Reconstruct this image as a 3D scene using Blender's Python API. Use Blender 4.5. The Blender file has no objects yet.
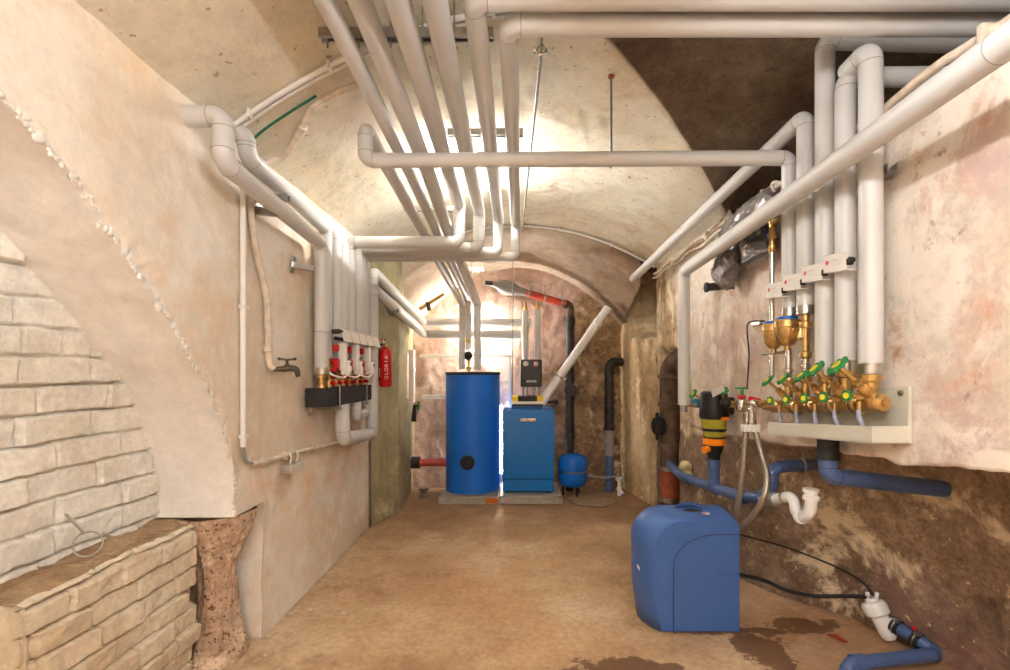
import bpy, bmesh, math, random
from mathutils import Vector, Matrix, noise
random.seed(7)
D = bpy.data
COL = bpy.context.scene.collection
F, CX, CY, H = 480.0, 518.0, 373.0, 1.4
V = Vector
def PY(x, y, Y): return V(((x-CX)*Y/F, Y, H-(y-CY)*Y/F))
def PX(x, y, X): return PY(x, y, F*X/(x-CX))
def PZ(x, y, Z): return PY(x, y, (H-Z)*F/(y-CY))
def lerp(a, b, t): return a+(b-a)*t
def clamp(t, a=0.0, b=1.0): return max(a, min(b, t))
def sstep(a, b, t):
    t = clamp((t-a)/(b-a)); return t*t*(3-2*t)
def interp(pts, t):
    if t <= pts[0][0]: return pts[0][1]
    for (a, va), (b, vb) in zip(pts, pts[1:]):
        if t <= b: return lerp(va, vb, (t-a)/(b-a))
    return pts[-1][1]
def fb(p, s, o=4):
    return noise.fractal(V(p)*s, 1.0, 2.0, o)
def lin(c):
    return tuple((x/255/12.92 if x/255 <= .04045 else ((x/255+.055)/1.055)**2.4) for x in c)+(1,)

# ------------------------------------------------------------------ materials
def nodes(name):
    m = D.materials.new(name); m.use_nodes = True
    nt = m.node_tree; b = nt.nodes['Principled BSDF']
    return m, nt, b
def N(nt, kind, **kw):
    n = nt.nodes.new(kind)
    for k, v in kw.items():
        if k in ('operation', 'blend_type', 'data_type', 'feature', 'distance', 'noise_dimensions', 'interpolation'): setattr(n, k, v)
        else: n.inputs[k].default_value = v
    return n
def mix(nt, fac, a, b, kind='MIX'):
    n = nt.nodes.new('ShaderNodeMix'); n.data_type = 'RGBA'; n.blend_type = kind
    for s, v in ((0, fac), (6, a), (7, b)):
        if isinstance(v, (int, float, tuple)): n.inputs[s].default_value = v
        else: nt.links.new(v, n.inputs[s])
    return n.outputs[2]
def ramp(nt, src, stops):
    r = nt.nodes.new('ShaderNodeValToRGB'); e = r.color_ramp.elements
    while len(e) < len(stops): e.new(.5)
    for el, (p, c) in zip(e, stops):
        el.position = p; el.color = c if not isinstance(c, (int, float)) else (c, c, c, 1)
    nt.links.new(src, r.inputs[0]); return r.outputs[0]
def coords(nt, scale=(1, 1, 1), loc=(0, 0, 0)):
    t = nt.nodes.new('ShaderNodeTexCoord'); mp = nt.nodes.new('ShaderNodeMapping')
    mp.inputs['Scale'].default_value = scale; mp.inputs['Location'].default_value = loc
    nt.links.new(t.outputs['Object'], mp.inputs[0]); return mp.outputs[0]
def nz(nt, scale, detail=6, rough=.55, stretch=(1, 1, 1), loc=(0, 0, 0), dist=0.0):
    n = N(nt, 'ShaderNodeTexNoise', Scale=scale, Detail=detail, Roughness=rough, Distortion=dist)
    nt.links.new(coords(nt, stretch, loc), n.inputs['Vector']); return n.outputs[0]
def bump(nt, b, src, strength=.3, dist=.01):
    n = N(nt, 'ShaderNodeBump', Strength=strength, Distance=dist)
    nt.links.new(src, n.inputs['Height']); nt.links.new(n.outputs[0], b.inputs['Normal'])
def plain(name, c, rough=.5, metal=0.0, var=.06, scale=8, bmp=0.0, trans=0.0, ior=1.45, stretch=(1, 1, 1), alpha=1.0):
    m, nt, b = nodes(name)
    c = lin(c)
    n = nz(nt, scale, 5, stretch=stretch)
    d = tuple(x*(1-var*2.2) for x in c[:3])+(1,); u = tuple(min(1, x*(1+var)) for x in c[:3])+(1,)
    nt.links.new(ramp(nt, n, [(.3, d), (.65, u)]), b.inputs['Base Color'])
    b.inputs['Roughness'].default_value = rough; b.inputs['Metallic'].default_value = metal
    b.inputs['Transmission Weight'].default_value = trans; b.inputs['IOR'].default_value = ior
    b.inputs['Alpha'].default_value = alpha
    if bmp: bump(nt, b, nz(nt, scale*6, 4), bmp, .003)
    return m
def pcol(nt, base, dark, blotch=None, bscale=1.6, bpos=(.52, .62), spots=None, streak=None, extra=None, fine=.22):
    c = ramp(nt, nz(nt, 1.3, 8, .6), [(.38, lin(dark)), (.6, lin(base))])
    f2 = ramp(nt, nz(nt, 12, 8, .72), [(.38, 1-fine*1.3), (.6, 1.0)])
    c = mix(nt, 1.0, c, f2, 'MULTIPLY')
    f3 = ramp(nt, nz(nt, 48, 6, .7, loc=(7, 3, 2)), [(.36, 1-fine), (.6, 1.0)])
    c = mix(nt, 1.0, c, f3, 'MULTIPLY')
    if blotch:
        k = ramp(nt, nz(nt, bscale, 9, .72, loc=(3, 1, 7), dist=.4), [(bpos[0], 0.0), (bpos[1], 1.0)])
        c = mix(nt, k, c, lin(blotch))
    for (col, sc, lo, hi, off) in (extra or []):
        k = ramp(nt, nz(nt, sc, 8, .7, loc=(off, off*2, off*.5), dist=.3), [(lo, 0.0), (hi, 1.0)])
        c = mix(nt, k, c, lin(col))
    if streak:
        k = ramp(nt, nz(nt, 9, 4, .6, stretch=(1, 1, .12), loc=(9, 2, 1)), [(.5, 0.0), (.72, .8)])
        c = mix(nt, k, c, lin(streak))
    if spots:
        k = ramp(nt, nz(nt, 26, 3, .5, loc=(5, 5, 5)), [(.66, 0.0), (.72, .9)])
        c = mix(nt, k, c, lin(spots))
    return c
def mth(nt, op, a, bb):
    n = nt.nodes.new('ShaderNodeMath'); n.operation = op
    for i, v in enumerate((a, bb)):
        if isinstance(v, (int, float)): n.inputs[i].default_value = v
        else: nt.links.new(v, n.inputs[i])
    return n.outputs[0]
def xyz(nt):
    tc = nt.nodes.new('ShaderNodeTexCoord'); sp = nt.nodes.new('ShaderNodeSeparateXYZ')
    nt.links.new(tc.outputs['Object'], sp.inputs[0]); return sp.outputs
def plaster(name, base, dark, blotch=None, bscale=1.6, bpos=(.52, .62), spots=None, streak=None, bmp=.5, rough=.9, extra=None, fine=.22, over=()):
    """over: list of (mask function (nt, xyz) -> socket, colour arguments) for areas of another surface"""
    m, nt, b = nodes(name)
    c = pcol(nt, base, dark, blotch, bscale, bpos, spots, streak, extra, fine)
    for fn, kw in over:
        c = mix(nt, fn(nt, xyz(nt)), c, pcol(nt, **kw))
    nt.links.new(c, b.inputs['Base Color']); b.inputs['Roughness'].default_value = rough
    bump(nt, b, nz(nt, 9, 8, .7), bmp, .02)
    return m
M = {}
M['plaster_l'] = plaster('plaster_left', (238, 226, 208), (230, 212, 188), (232, 190, 146), 1.1, (.52, .72), extra=[((224, 164, 110), 1.3, .6, .78, 21), ((240, 232, 220), 2.3, .5, .62, 2), ((212, 174, 138), 2.2, .62, .8, 9)], bmp=.25, fine=.07)
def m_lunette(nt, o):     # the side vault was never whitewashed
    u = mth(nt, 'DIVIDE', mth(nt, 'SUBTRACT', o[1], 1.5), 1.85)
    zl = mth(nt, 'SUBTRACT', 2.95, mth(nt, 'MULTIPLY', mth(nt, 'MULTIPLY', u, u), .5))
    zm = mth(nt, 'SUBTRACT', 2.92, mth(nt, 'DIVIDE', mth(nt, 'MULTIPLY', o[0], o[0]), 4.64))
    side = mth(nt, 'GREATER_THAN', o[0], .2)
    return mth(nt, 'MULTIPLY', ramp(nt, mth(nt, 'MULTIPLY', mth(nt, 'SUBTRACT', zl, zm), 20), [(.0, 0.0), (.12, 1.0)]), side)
def m_low(nt, o):         # bare masonry below the plaster edge
    n = mth(nt, 'MULTIPLY', mth(nt, 'SUBTRACT', nz(nt, 4, 7, .65), .5), .12)
    e = mth(nt, 'SUBTRACT', mth(nt, 'SUBTRACT', 1.145, mth(nt, 'MULTIPLY', o[1], .052)), o[2])
    return ramp(nt, mth(nt, 'ADD', mth(nt, 'MULTIPLY', mth(nt, 'ADD', e, n), 12), .1), [(0.0, 0.0), (.6, 1.0)])
def m_far(nt, o):         # streaked masonry at the far end of the right wall
    n = mth(nt, 'MULTIPLY', mth(nt, 'SUBTRACT', nz(nt, 2.2, 8, .65, loc=(8, 3, 1)), .5), 2.4)
    zz = mth(nt, 'MULTIPLY', mth(nt, 'SUBTRACT', 1.75, o[2]), .35)
    return ramp(nt, mth(nt, 'ADD', mth(nt, 'ADD', mth(nt, 'SUBTRACT', o[1], 4.1), n), zz), [(.0, 0.0), (.5, 1.0)])
def m_rubble(nt, o):
    n = mth(nt, 'MULTIPLY', mth(nt, 'SUBTRACT', nz(nt, 2.5, 8, .65, loc=(1, 3, 1)), .5), 2.2)
    zz = mth(nt, 'MULTIPLY', mth(nt, 'SUBTRACT', 1.6, o[2]), .35)
    return ramp(nt, mth(nt, 'ADD', mth(nt, 'ADD', mth(nt, 'SUBTRACT', o[0], .45), n), zz), [(.0, 0.0), (.3, 1.0)])
def m_backvault(nt, o):
    n = mth(nt, 'MULTIPLY', mth(nt, 'SUBTRACT', nz(nt, 2.5, 8, .65), .5), 1.0)
    return ramp(nt, mth(nt, 'ADD', mth(nt, 'MULTIPLY', mth(nt, 'SUBTRACT', o[0], .25), .7), n), [(.0, 0.0), (.6, 1.0)])
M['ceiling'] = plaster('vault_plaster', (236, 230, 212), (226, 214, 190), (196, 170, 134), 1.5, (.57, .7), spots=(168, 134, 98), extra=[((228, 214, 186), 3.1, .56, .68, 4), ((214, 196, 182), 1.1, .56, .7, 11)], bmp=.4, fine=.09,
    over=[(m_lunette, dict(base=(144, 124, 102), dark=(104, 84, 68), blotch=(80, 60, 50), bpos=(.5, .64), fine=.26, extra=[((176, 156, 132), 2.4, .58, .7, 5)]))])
M['ceiling_b'] = plaster('back_vault_plaster', (228, 214, 196), (214, 194, 170), (190, 160, 142), 1.5, (.57, .7), bmp=.5, fine=.12,
    over=[(m_backvault, dict(base=(172, 146, 120), dark=(140, 112, 90), blotch=(120, 88, 80), bpos=(.54, .72), fine=.2))])
ROCK = dict(base=(186, 158, 130), dark=(142, 112, 90), blotch=(122, 86, 78), bscale=1.7, bpos=(.53, .66), spots=(214, 186, 140), extra=[((220, 200, 166), 3.0, .54, .62, 6), ((104, 74, 66), 2.4, .6, .72, 15)], fine=.34)
PIER = dict(base=(228, 204, 166), dark=(200, 168, 126), blotch=(132, 100, 70), bscale=2.2, bpos=(.52, .64), streak=(118, 90, 62), extra=[((236, 220, 190), 2.6, .52, .62, 3)], fine=.14)
M['plaster_r'] = plaster('right_wall_plaster', (240, 228, 214), (226, 204, 184), (210, 162, 132), 2.6, (.54, .68), extra=[((204, 178, 170), 1.5, .52, .62, 2), ((238, 226, 212), 2.6, .5, .58, 5), ((190, 138, 104), 4.5, .6, .7, 12), ((176, 144, 132), 7, .62, .7, 17)], bmp=.6, fine=.13,
    over=[(m_far, PIER), (m_low, ROCK)])
M['wall_b'] = plaster('back_wall_plaster', (220, 190, 174), (200, 166, 148), (176, 136, 122), 1.8, (.54, .66), extra=[((232, 214, 190), 1.5, .55, .66, 8), ((184, 150, 104), 2.6, .58, .68, 3)], bmp=.8, fine=.16,
    over=[(m_rubble, dict(base=(196, 162, 120), dark=(150, 118, 86), blotch=(110, 84, 62), bscale=5, bpos=(.5, .62), extra=[((212, 188, 144), 7, .56, .66, 8)], fine=.35))])
M['soffit'] = plaster('arch_soffit_plaster', (246, 240, 232), (238, 230, 222), bmp=.2, fine=.06)
M['brick'] = plaster('limewashed_brick', (246, 241, 230), (234, 222, 202), (222, 198, 166), 1.6, (.58, .72), bmp=.5, fine=.14)
M['brick_low'] = plaster('worn_limewashed_brick', (236, 222, 196), (220, 198, 166), (186, 150, 112), 2.4, (.56, .72), bmp=.6, fine=.14)
def m_hollow_shade(nt, o):      # rough masonry in the hollow, its shade painted in as dark colour
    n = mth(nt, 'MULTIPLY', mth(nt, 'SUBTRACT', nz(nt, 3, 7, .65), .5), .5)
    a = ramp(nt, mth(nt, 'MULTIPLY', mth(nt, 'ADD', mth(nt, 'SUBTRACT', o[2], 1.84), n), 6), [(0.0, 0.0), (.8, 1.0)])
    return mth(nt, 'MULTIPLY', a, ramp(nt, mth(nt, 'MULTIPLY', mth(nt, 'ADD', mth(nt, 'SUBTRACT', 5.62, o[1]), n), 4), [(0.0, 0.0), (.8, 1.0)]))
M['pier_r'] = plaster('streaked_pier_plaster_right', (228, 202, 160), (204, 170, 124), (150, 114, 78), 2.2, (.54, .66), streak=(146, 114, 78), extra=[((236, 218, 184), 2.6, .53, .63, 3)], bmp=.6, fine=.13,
    over=[(m_hollow_shade, dict(base=(132, 102, 76), dark=(84, 62, 48), blotch=(60, 44, 36), bscale=4, bpos=(.5, .62), fine=.3))])
M['pier'] = plaster('streaked_pier_plaster', (228, 202, 160), (204, 170, 124), (150, 114, 78), 2.2, (.54, .66), streak=(146, 114, 78), extra=[((236, 218, 184), 2.6, .53, .63, 3)], bmp=.6, fine=.13)
M['pier_l'] = plaster('green_grey_pier_plaster', (186, 174, 136), (150, 140, 102), (206, 190, 156), 1.6, (.55, .66), streak=(132, 122, 88), bmp=.4, fine=.15)
M['ledge'] = plaster('dusty_brick_ledge', (198, 166, 128), (164, 128, 92), (130, 96, 66), 5, (.5, .64), bmp=.9, fine=.25)
M['rust'] = plaster('rusty_plaster', (216, 188, 160), (194, 154, 120), (160, 108, 72), 3, (.52, .62), extra=[((232, 208, 180), 5, .5, .6, 8), ((88, 54, 40), 55, .56, .61, 3)], spots=(92, 56, 40), bmp=.7, fine=.2)
def floor_mat():
    m, nt, b = nodes('concrete_floor')
    c = ramp(nt, nz(nt, 1.0, 9, .62), [(.36, lin((178, 142, 106))), (.5, lin((202, 168, 130))), (.64, lin((220, 192, 158)))])
    k = ramp(nt, nz(nt, .9, 8, .66, loc=(4, 2, 0), dist=.5), [(.52, 0.0), (.72, .7)])
    c = mix(nt, k, c, lin((216, 166, 124)))
    k = ramp(nt, nz(nt, 2.1, 9, .7, loc=(14, 7, 0)), [(.54, 0.0), (.68, .6)])
    c = mix(nt, k, c, lin((150, 112, 80)))
    c = mix(nt, 1.0, c, ramp(nt, nz(nt, 30, 5, .6), [(.36, .8), (.6, 1.0)]), 'MULTIPLY')
    c = mix(nt, 1.0, c, ramp(nt, nz(nt, 90, 3, .6), [(.36, .92), (.6, 1.0)]), 'MULTIPLY')
    # damp brown zone towards the back and far right, wet stains at the near right
    tc = nt.nodes.new('ShaderNodeTexCoord'); sp = nt.nodes.new('ShaderNodeSeparateXYZ')
    nt.links.new(tc.outputs['Object'], sp.inputs[0])
    def mth(op, a, bb):
        n = nt.nodes.new('ShaderNodeMath'); n.operation = op
        for i, v in enumerate((a, bb)):
            if isinstance(v, (int, float)): n.inputs[i].default_value = v
            else: nt.links.new(v, n.inputs[i])
        return n.outputs[0]
    nn = nz(nt, 3.5, 7, .65, loc=(2, 2, 0))
    far = mth('ADD', mth('MULTIPLY', mth('SUBTRACT', sp.outputs[1], 3.9), .5), mth('MULTIPLY', mth('SUBTRACT', nn, .5), 1.6))
    c = mix(nt, ramp(nt, far, [(.05, 0.0), (.6, .7)]), c, lin((140, 110, 78)))
    rt = mth('ADD', mth('MULTIPLY', mth('SUBTRACT', sp.outputs[0], .95), 1.3), mth('MULTIPLY', mth('SUBTRACT', nn, .5), 1.8))
    c = mix(nt, ramp(nt, rt, [(.15, 0.0), (.6, .45)]), c, lin((150, 96, 62)))
    wet = None
    for (x, y, rx, ry) in ((.50, 2.26, .30, .11), (1.24, 2.46, .14, .20), (1.12, 2.62, .34, .05), (1.60, 2.68, .22, .08)):
        dx = mth('DIVIDE', mth('SUBTRACT', sp.outputs[0], x), rx); dy = mth('DIVIDE', mth('SUBTRACT', sp.outputs[1], y), ry)
        d = mth('ADD', mth('MULTIPLY', dx, dx), mth('MULTIPLY', dy, dy))
        d = mth('ADD', d, mth('MULTIPLY', mth('SUBTRACT', nz(nt, 9, 6, .7), .5), 4.5))
        wet = d if wet is None else mth('MINIMUM', wet, d)
    wk = ramp(nt, wet, [(.75, 1.0), (.95, 0.0)])
    c = mix(nt, mth('MULTIPLY', wk, .8), c, lin((92, 58, 36)))
    nt.links.new(c, b.inputs['Base Color'])
    nt.links.new(ramp(nt, wk, [(0.0, .95), (1.0, .4)]), b.inputs['Roughness']); b.inputs['Specular IOR Level'].default_value = .2
    bump(nt, b, nz(nt, 12, 8, .7), .35, .01)
    return m
M['floor'] = floor_mat()
M['pipe'] = plain('grey_pipe_jacket', (206, 204, 201), .36, var=.015, scale=3)
M['pipe_dark'] = plain('grey_pipe_jacket_seam', (150, 146, 140), .5, var=.03)
M['white'] = plain('white_plastic', (232, 228, 222), .35, var=.02)
M['white_pipe'] = plain('white_drain_plastic', (236, 234, 232), .3, var=.02)
M['painted'] = plain('cream_painted_pipe', (222, 206, 186), .55, var=.12, scale=22, bmp=.4)
M['alu'] = plain('aluminium_foil', (196, 192, 186), .28, 1.0, var=.1, scale=30)
M['steel'] = plain('zinc_steel', (170, 168, 164), .32, 1.0, var=.12, scale=20)
M['chrome'] = plain('chrome', (214, 210, 204), .14, 1.0, var=.04)
M['brass'] = plain('brass', (200, 164, 104), .3, .85, var=.15, scale=26)
M['bronze'] = plain('old_bronze', (96, 86, 72), .45, .8, var=.2, scale=30)
M['green'] = plain('green_plastic', (34, 128, 62), .4, var=.06)
M['yellow'] = plain('yellow_plastic', (224, 206, 44), .4, var=.04)
M['yellow2'] = plain('bright_yellow_plastic', (246, 208, 20), .4, var=.04)
M['red'] = plain('red_plastic', (206, 32, 34), .32, var=.05)
M['red_paint'] = plain('red_gloss_paint', (212, 26, 24), .22, var=.04)
M['red_pipe'] = plain('red_brown_cast_pipe', (196, 74, 54), .35, var=.1, scale=12)
M['terra'] = plain('terracotta_coupling', (168, 84, 56), .5, var=.15, scale=14, bmp=.3)
M['blue_tank'] = plain('blue_jacket', (22, 108, 214), .42, var=.03, scale=3)
M['blue_boiler'] = plain('blue_enamel', (12, 116, 196), .25, var=.02, scale=3)
M['blue_soft'] = plain('slate_blue_plastic', (66, 102, 164), .38, var=.03, scale=5)
M['blue_soft2'] = plain('dark_slate_blue_plastic', (44, 70, 124), .4, var=.03)
M['blue_pipe'] = plain('blue_grey_drain_plastic', (74, 96, 140), .38, var=.08, scale=9)
M['blue_vessel'] = plain('blue_vessel_paint', (18, 108, 210), .2, var=.02)
M['cyan'] = plain('cyan_plastic', (22, 140, 176), .35)
M['black'] = plain('black_plastic', (28, 27, 28), .38, var=.1)
M['rubber'] = plain('black_rubber', (30, 29, 29), .6, var=.1)
M['cast'] = plain('black_cast_iron', (52, 48, 46), .5, .1, var=.2, scale=9, bmp=.4)
M['cast_rust'] = plain('rusty_cast_iron', (104, 82, 66), .65, .1, var=.3, scale=7, bmp=.6)
M['grey_pvc'] = plain('grey_drain_plastic', (142, 140, 138), .4, var=.04)
M['tray'] = plain('pale_grey_plastic', (206, 202, 186), .45, var=.02, scale=4)
M['foam'] = plain('black_foam_insulation', (44, 42, 44), .75, var=.18, scale=40, bmp=.5, stretch=(1, 8, 1))
M['orange'] = plain('orange_plastic', (246, 140, 14), .35, var=.02)
M['amber'] = plain('clear_yellow_bowl', (206, 196, 64), .12, var=.08, trans=.35, scale=20)
M['hose'] = plain('clear_drip_hose', (176, 178, 204), .25, trans=.25, var=.03)
M['board'] = plain('grey_board', (176, 166, 152), .7, var=.12, scale=18, bmp=.3)
M['edge'] = plain('galvanised_edge', (186, 180, 170), .4, .6, var=.08)
M['orange_label'] = plain('orange_label', (226, 112, 34), .6)
M['cream_foam'] = plain('expanding_foam', (216, 200, 150), .85, var=.15, scale=25, bmp=.8)
M['ink'] = plain('black_print', (44, 42, 46), .6)
M['pinkdot'] = plain('pink_red_print', (214, 92, 100), .6)
M['lens'] = plain('gauge_face', (208, 206, 204), .3)
M['bag'] = plain('grey_plastic_film', (120, 114, 112), .3, .35, var=.25, scale=10)
M['cover'] = plaster('cement_cover', (178, 150, 116), (160, 130, 98), bmp=.3)
M['leaf'] = plain('dull_red_scrap', (150, 52, 34), .7)
M['wirem'] = plain('green_wire', (20, 108, 74), .4)
M['copper'] = plain('copper', (184, 112, 74), .35, .9, var=.1)
def braid():
    m, nt, b = nodes('steel_braid')
    w = N(nt, 'ShaderNodeTexVoronoi', Scale=260.0)
    nt.links.new(coords(nt), w.inputs['Vector'])
    nt.links.new(ramp(nt, w.outputs[0], [(0.0, lin((214, 206, 192))), (.6, lin((140, 130, 116)))]), b.inputs['Base Color'])
    b.inputs['Metallic'].default_value = .75; b.inputs['Roughness'].default_value = .35
    bump(nt, b, w.outputs[0], .4, .002); return m
M['braid'] = braid()
def emit(name, c, s):
    m, nt, b = nodes(name)
    b.inputs['Emission Color'].default_value = c; b.inputs['Emission Strength'].default_value = s
    b.inputs['Base Color'].default_value = (.9, .9, .9, 1); return m

# ------------------------------------------------------------------ mesh helpers
def frame(ax):
    ax = V(ax).normalized()
    u = ax.cross(V((0, 0, 1)))
    if u.length < 1e-3: u = ax.cross(V((0, 1, 0)))
    u.normalize(); return ax, u, ax.cross(u).normalized()
def ring(bm, c, u, v, r, n):
    return [bm.verts.new(c+u*(r*math.cos(2*math.pi*i/n))+v*(r*math.sin(2*math.pi*i/n))) for i in range(n)]
def bridge(bm, a, b, smooth=True, mi=0):
    n = len(a)
    for i in range(n):
        f = bm.faces.new((a[i], a[(i+1) % n], b[(i+1) % n], b[i])); f.smooth = smooth; f.material_index = mi
def cap(bm, vs, flip=False, mi=0):
    w = [bm.verts.new(x.co) for x in vs]
    f = bm.faces.new(w[::-1] if flip else w); f.smooth = False; f.material_index = mi
def rounded(pts, br, seg=7):
    pts = [V(p) for p in pts]; out = [pts[0]]; bends = []
    for i in range(1, len(pts)-1):
        p, a, b = pts[i], pts[i-1]-pts[i], pts[i+1]-pts[i]
        la, lb = a.length, b.length; a.normalize(); b.normalize()
        ang = a.angle(b)
        if ang > 3.1: out.append(p); continue
        d = min(br/math.tan(ang/2), la*.49, lb*.49)
        s, e = p+a*d, p+b*d
        bends.append((s, -a)); bends.append((e, b))
        for k in range(seg+1):
            t = k/seg
            out.append(s*(1-t)**2+p*(2*t*(1-t))*1.0+e*t*t if False else arcpt(p, a, b, d, ang, t))
    out.append(pts[-1]); return out, bends
def arcpt(p, a, b, d, ang, t):
    r = d*math.tan(ang/2); bis = (a+b).normalized()
    c = p+bis*(r/math.sin(ang/2))
    s = p+a*d-c; e = p+b*d-c
    th = s.angle(e)
    if th < 1e-4: return p+a*d
    return c+(s*math.sin((1-t)*th)+e*math.sin(t*th))/math.sin(th)
def catmull(pts, seg=8):
    pts = [V(p) for p in pts]; q = [pts[0]*2-pts[1]]+pts+[pts[-1]*2-pts[-2]]; out = []
    for i in range(1, len(q)-2):
        for k in range(seg):
            t = k/seg; a, b, c, d = q[i-1], q[i], q[i+1], q[i+2]
            out.append(.5*((2*b)+(c-a)*t+(2*a-5*b+4*c-d)*t*t+(3*b-a-3*c+d)*t**3))
    out.append(pts[-1]); return out
def tube(bm, pts, r, n=16, caps=True, mi=0, rfun=None):
    pts = [V(p) for p in pts]
    clean = [pts[0]]
    for p in pts[1:]:
        if (p-clean[-1]).length > 1e-5: clean.append(p)
    pts = clean; prev = None; u = None; first = None
    for i, p in enumerate(pts):
        if i == 0: t = pts[1]-p
        elif i == len(pts)-1: t = p-pts[i-1]
        else: t = (pts[i+1]-p).normalized()+(p-pts[i-1]).normalized()
        t.normalize()
        if u is None: _, u, _ = frame(t)
        else:
            u = u-t*u.dot(t); u.normalize()
        v = t.cross(u)
        rr = rfun(i/(len(pts)-1), p) if rfun else r
        cur = ring(bm, p, u, v, rr, n)
        if prev: bridge(bm, prev, cur, mi=mi)
        else: first = cur
        prev = cur
    if caps: cap(bm, first, True, mi); cap(bm, prev, False, mi)
def lathe(bm, prof, org, ax=(0, 0, 1), n=24, mi=0, sharp=True, smooth=True):
    """prof: list of (radius, height) from bottom to top, closed on the axis when radius is 0"""
    ax, u, v = frame(ax); org = V(org); prev = None
    for i, (r, h) in enumerate(prof):
        c = org+ax*h
        if r < 1e-6:
            cur = [bm.verts.new(c)]
        else: cur = ring(bm, c, u, v, r, n)
        if prev is not None:
            if len(prev) == 1 and len(cur) > 1:
                for k in range(n):
                    f = bm.faces.new((prev[0], cur[(k+1) % n], cur[k])); f.smooth = smooth and not sharp; f.material_index = mi
                cur = [bm.verts.new(x.co) for x in cur] if sharp else cur
            elif len(cur) == 1 and len(prev) > 1:
                pv = [bm.verts.new(x.co) for x in prev] if sharp else prev
                for k in range(n):
                    f = bm.faces.new((pv[k], pv[(k+1) % n], cur[0])); f.smooth = smooth and not sharp; f.material_index = mi
            elif len(cur) > 1:
                r0, h0 = prof[i-1]
                steep = sharp and i >= 2 and len(prev) > 1
                if steep:
                    a0 = math.atan2(prof[i-1][0]-prof[i-2][0], prof[i-1][1]-prof[i-2][1]); a1 = math.atan2(r-r0, h-h0)
                    if abs(a0-a1) > .6: prev = [bm.verts.new(x.co) for x in prev]
                bridge(bm, prev, cur, smooth=smooth, mi=mi)
        prev = cur
def box(bm, c, s, rot=None, bev=.0, mi=0, seg=2):
    t = bmesh.new(); bmesh.ops.create_cube(t, size=1.0)
    for v in t.verts: v.co = V((v.co.x*s[0], v.co.y*s[1], v.co.z*s[2]))
    if bev: bmesh.ops.bevel(t, geom=t.edges[:], offset=min(bev, min(s)*.45), segments=seg, profile=.5, affect='EDGES')
    mt = Matrix.Translation(V(c)) @ (rot.to_4x4() if rot else Matrix.Identity(4))
    mp = {v: bm.verts.new(mt @ v.co) for v in t.verts}
    for f in t.faces:
        g = bm.faces.new([mp[v] for v in f.verts]); g.material_index = mi; g.smooth = False
    t.free()
def box2(bm, a, b, bev=0.0, mi=0):
    a, b = V(a), V(b); box(bm, (a+b)/2, [abs(x) for x in (b-a)], None, bev, mi)
def ball(bm, c, r, n=16, mi=0, sc=(1, 1, 1)):
    t = bmesh.new(); bmesh.ops.create_uvsphere(t, u_segments=n, v_segments=max(6, n//2), radius=r)
    mp = {v: bm.verts.new(V(c)+V((v.co.x*sc[0], v.co.y*sc[1], v.co.z*sc[2]))) for v in t.verts}
    for f in t.faces:
        g = bm.faces.new([mp[v] for v in f.verts]); g.smooth = True; g.material_index = mi
    t.free()
def cyl(bm, a, b, r, n=16, mi=0, r2=None):
    a, b = V(a), V(b)
    lathe(bm, [(0, 0), (r, 0), (r2 or r, (b-a).length), (0, (b-a).length)], a, b-a, n, mi)
def hexn(bm, a, b, r, mi=0): 
    a, b = V(a), V(b)
    lathe(bm, [(0, 0), (r*.9, 0), (r, (b-a).length*.15), (r, (b-a).length*.85), (r*.9, (b-a).length), (0, (b-a).length)], a, b-a, 6, mi, smooth=False)
def torus(bm, c, ax, R, r, n=24, k=8, mi=0):
    ax, u, v = frame(ax); c = V(c); rings = []
    for i in range(n):
        a = 2*math.pi*i/n; d = u*math.cos(a)+v*math.sin(a)
        rings.append([bm.verts.new(c+d*(R+r*math.cos(2*math.pi*j/k))+ax*(r*math.sin(2*math.pi*j/k))) for j in range(k)])
    for i in range(n): bridge(bm, rings[i], rings[(i+1) % n], mi=mi)
def grid(bm, P, nu, nv, smooth=True, mi=0, mfun=None):
    vs = [[bm.verts.new(P(i/nu, j/nv)) for j in range(nv+1)] for i in range(nu+1)]
    for i in range(nu):
        for j in range(nv):
            f = bm.faces.new((vs[i][j], vs[i+1][j], vs[i+1][j+1], vs[i][j+1])); f.smooth = smooth
            f.material_index = mfun((i+.5)/nu, (j+.5)/nv) if mfun else mi
# ------------------------------------------------------------------ objects
W = {}
def finish(name, bm, mats, loc):
    bmesh.ops.recalc_face_normals(bm, faces=bm.faces) if getattr(bm, 'fixn', True) is True else None
    for v in bm.verts: v.co -= loc
    me = D.meshes.new(name); bm.to_mesh(me); bm.free()
    for m in (mats if isinstance(mats, (list, tuple)) else [mats]): me.materials.append(M[m] if isinstance(m, str) else m)
    o = D.objects.new(name, me); COL.objects.link(o); return o
def struct(name, bm, mats):
    o = finish(name, bm, mats, V((0, 0, 0))); o['kind'] = 'structure'; W[o] = V((0, 0, 0)); return o
def single(name, bm, mats, label, cat, group=None):
    lo = V([min(v.co[k] for v in bm.verts) for k in range(3)]); hi = V([max(v.co[k] for v in bm.verts) for k in range(3)])
    loc = V(((lo.x+hi.x)/2, (lo.y+hi.y)/2, lo.z))
    o = finish(name, bm, mats, loc); o.location = loc; W[o] = loc
    o['label'] = label; o['category'] = cat
    if group: o['group'] = group
    return o
def thing(name, loc, label, cat, group=None):
    o = D.objects.new(name, None); COL.objects.link(o); o.location = V(loc); W[o] = V(loc)
    o['label'] = label; o['category'] = cat
    if group: o['group'] = group
    return o
def part(name, bm, mats, parent, label=None):
    o = finish(name, bm, mats, W[parent]); o.parent = parent; W[o] = W[parent]
    if label: o['label'] = label
    return o
def B(): return bmesh.new()
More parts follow.
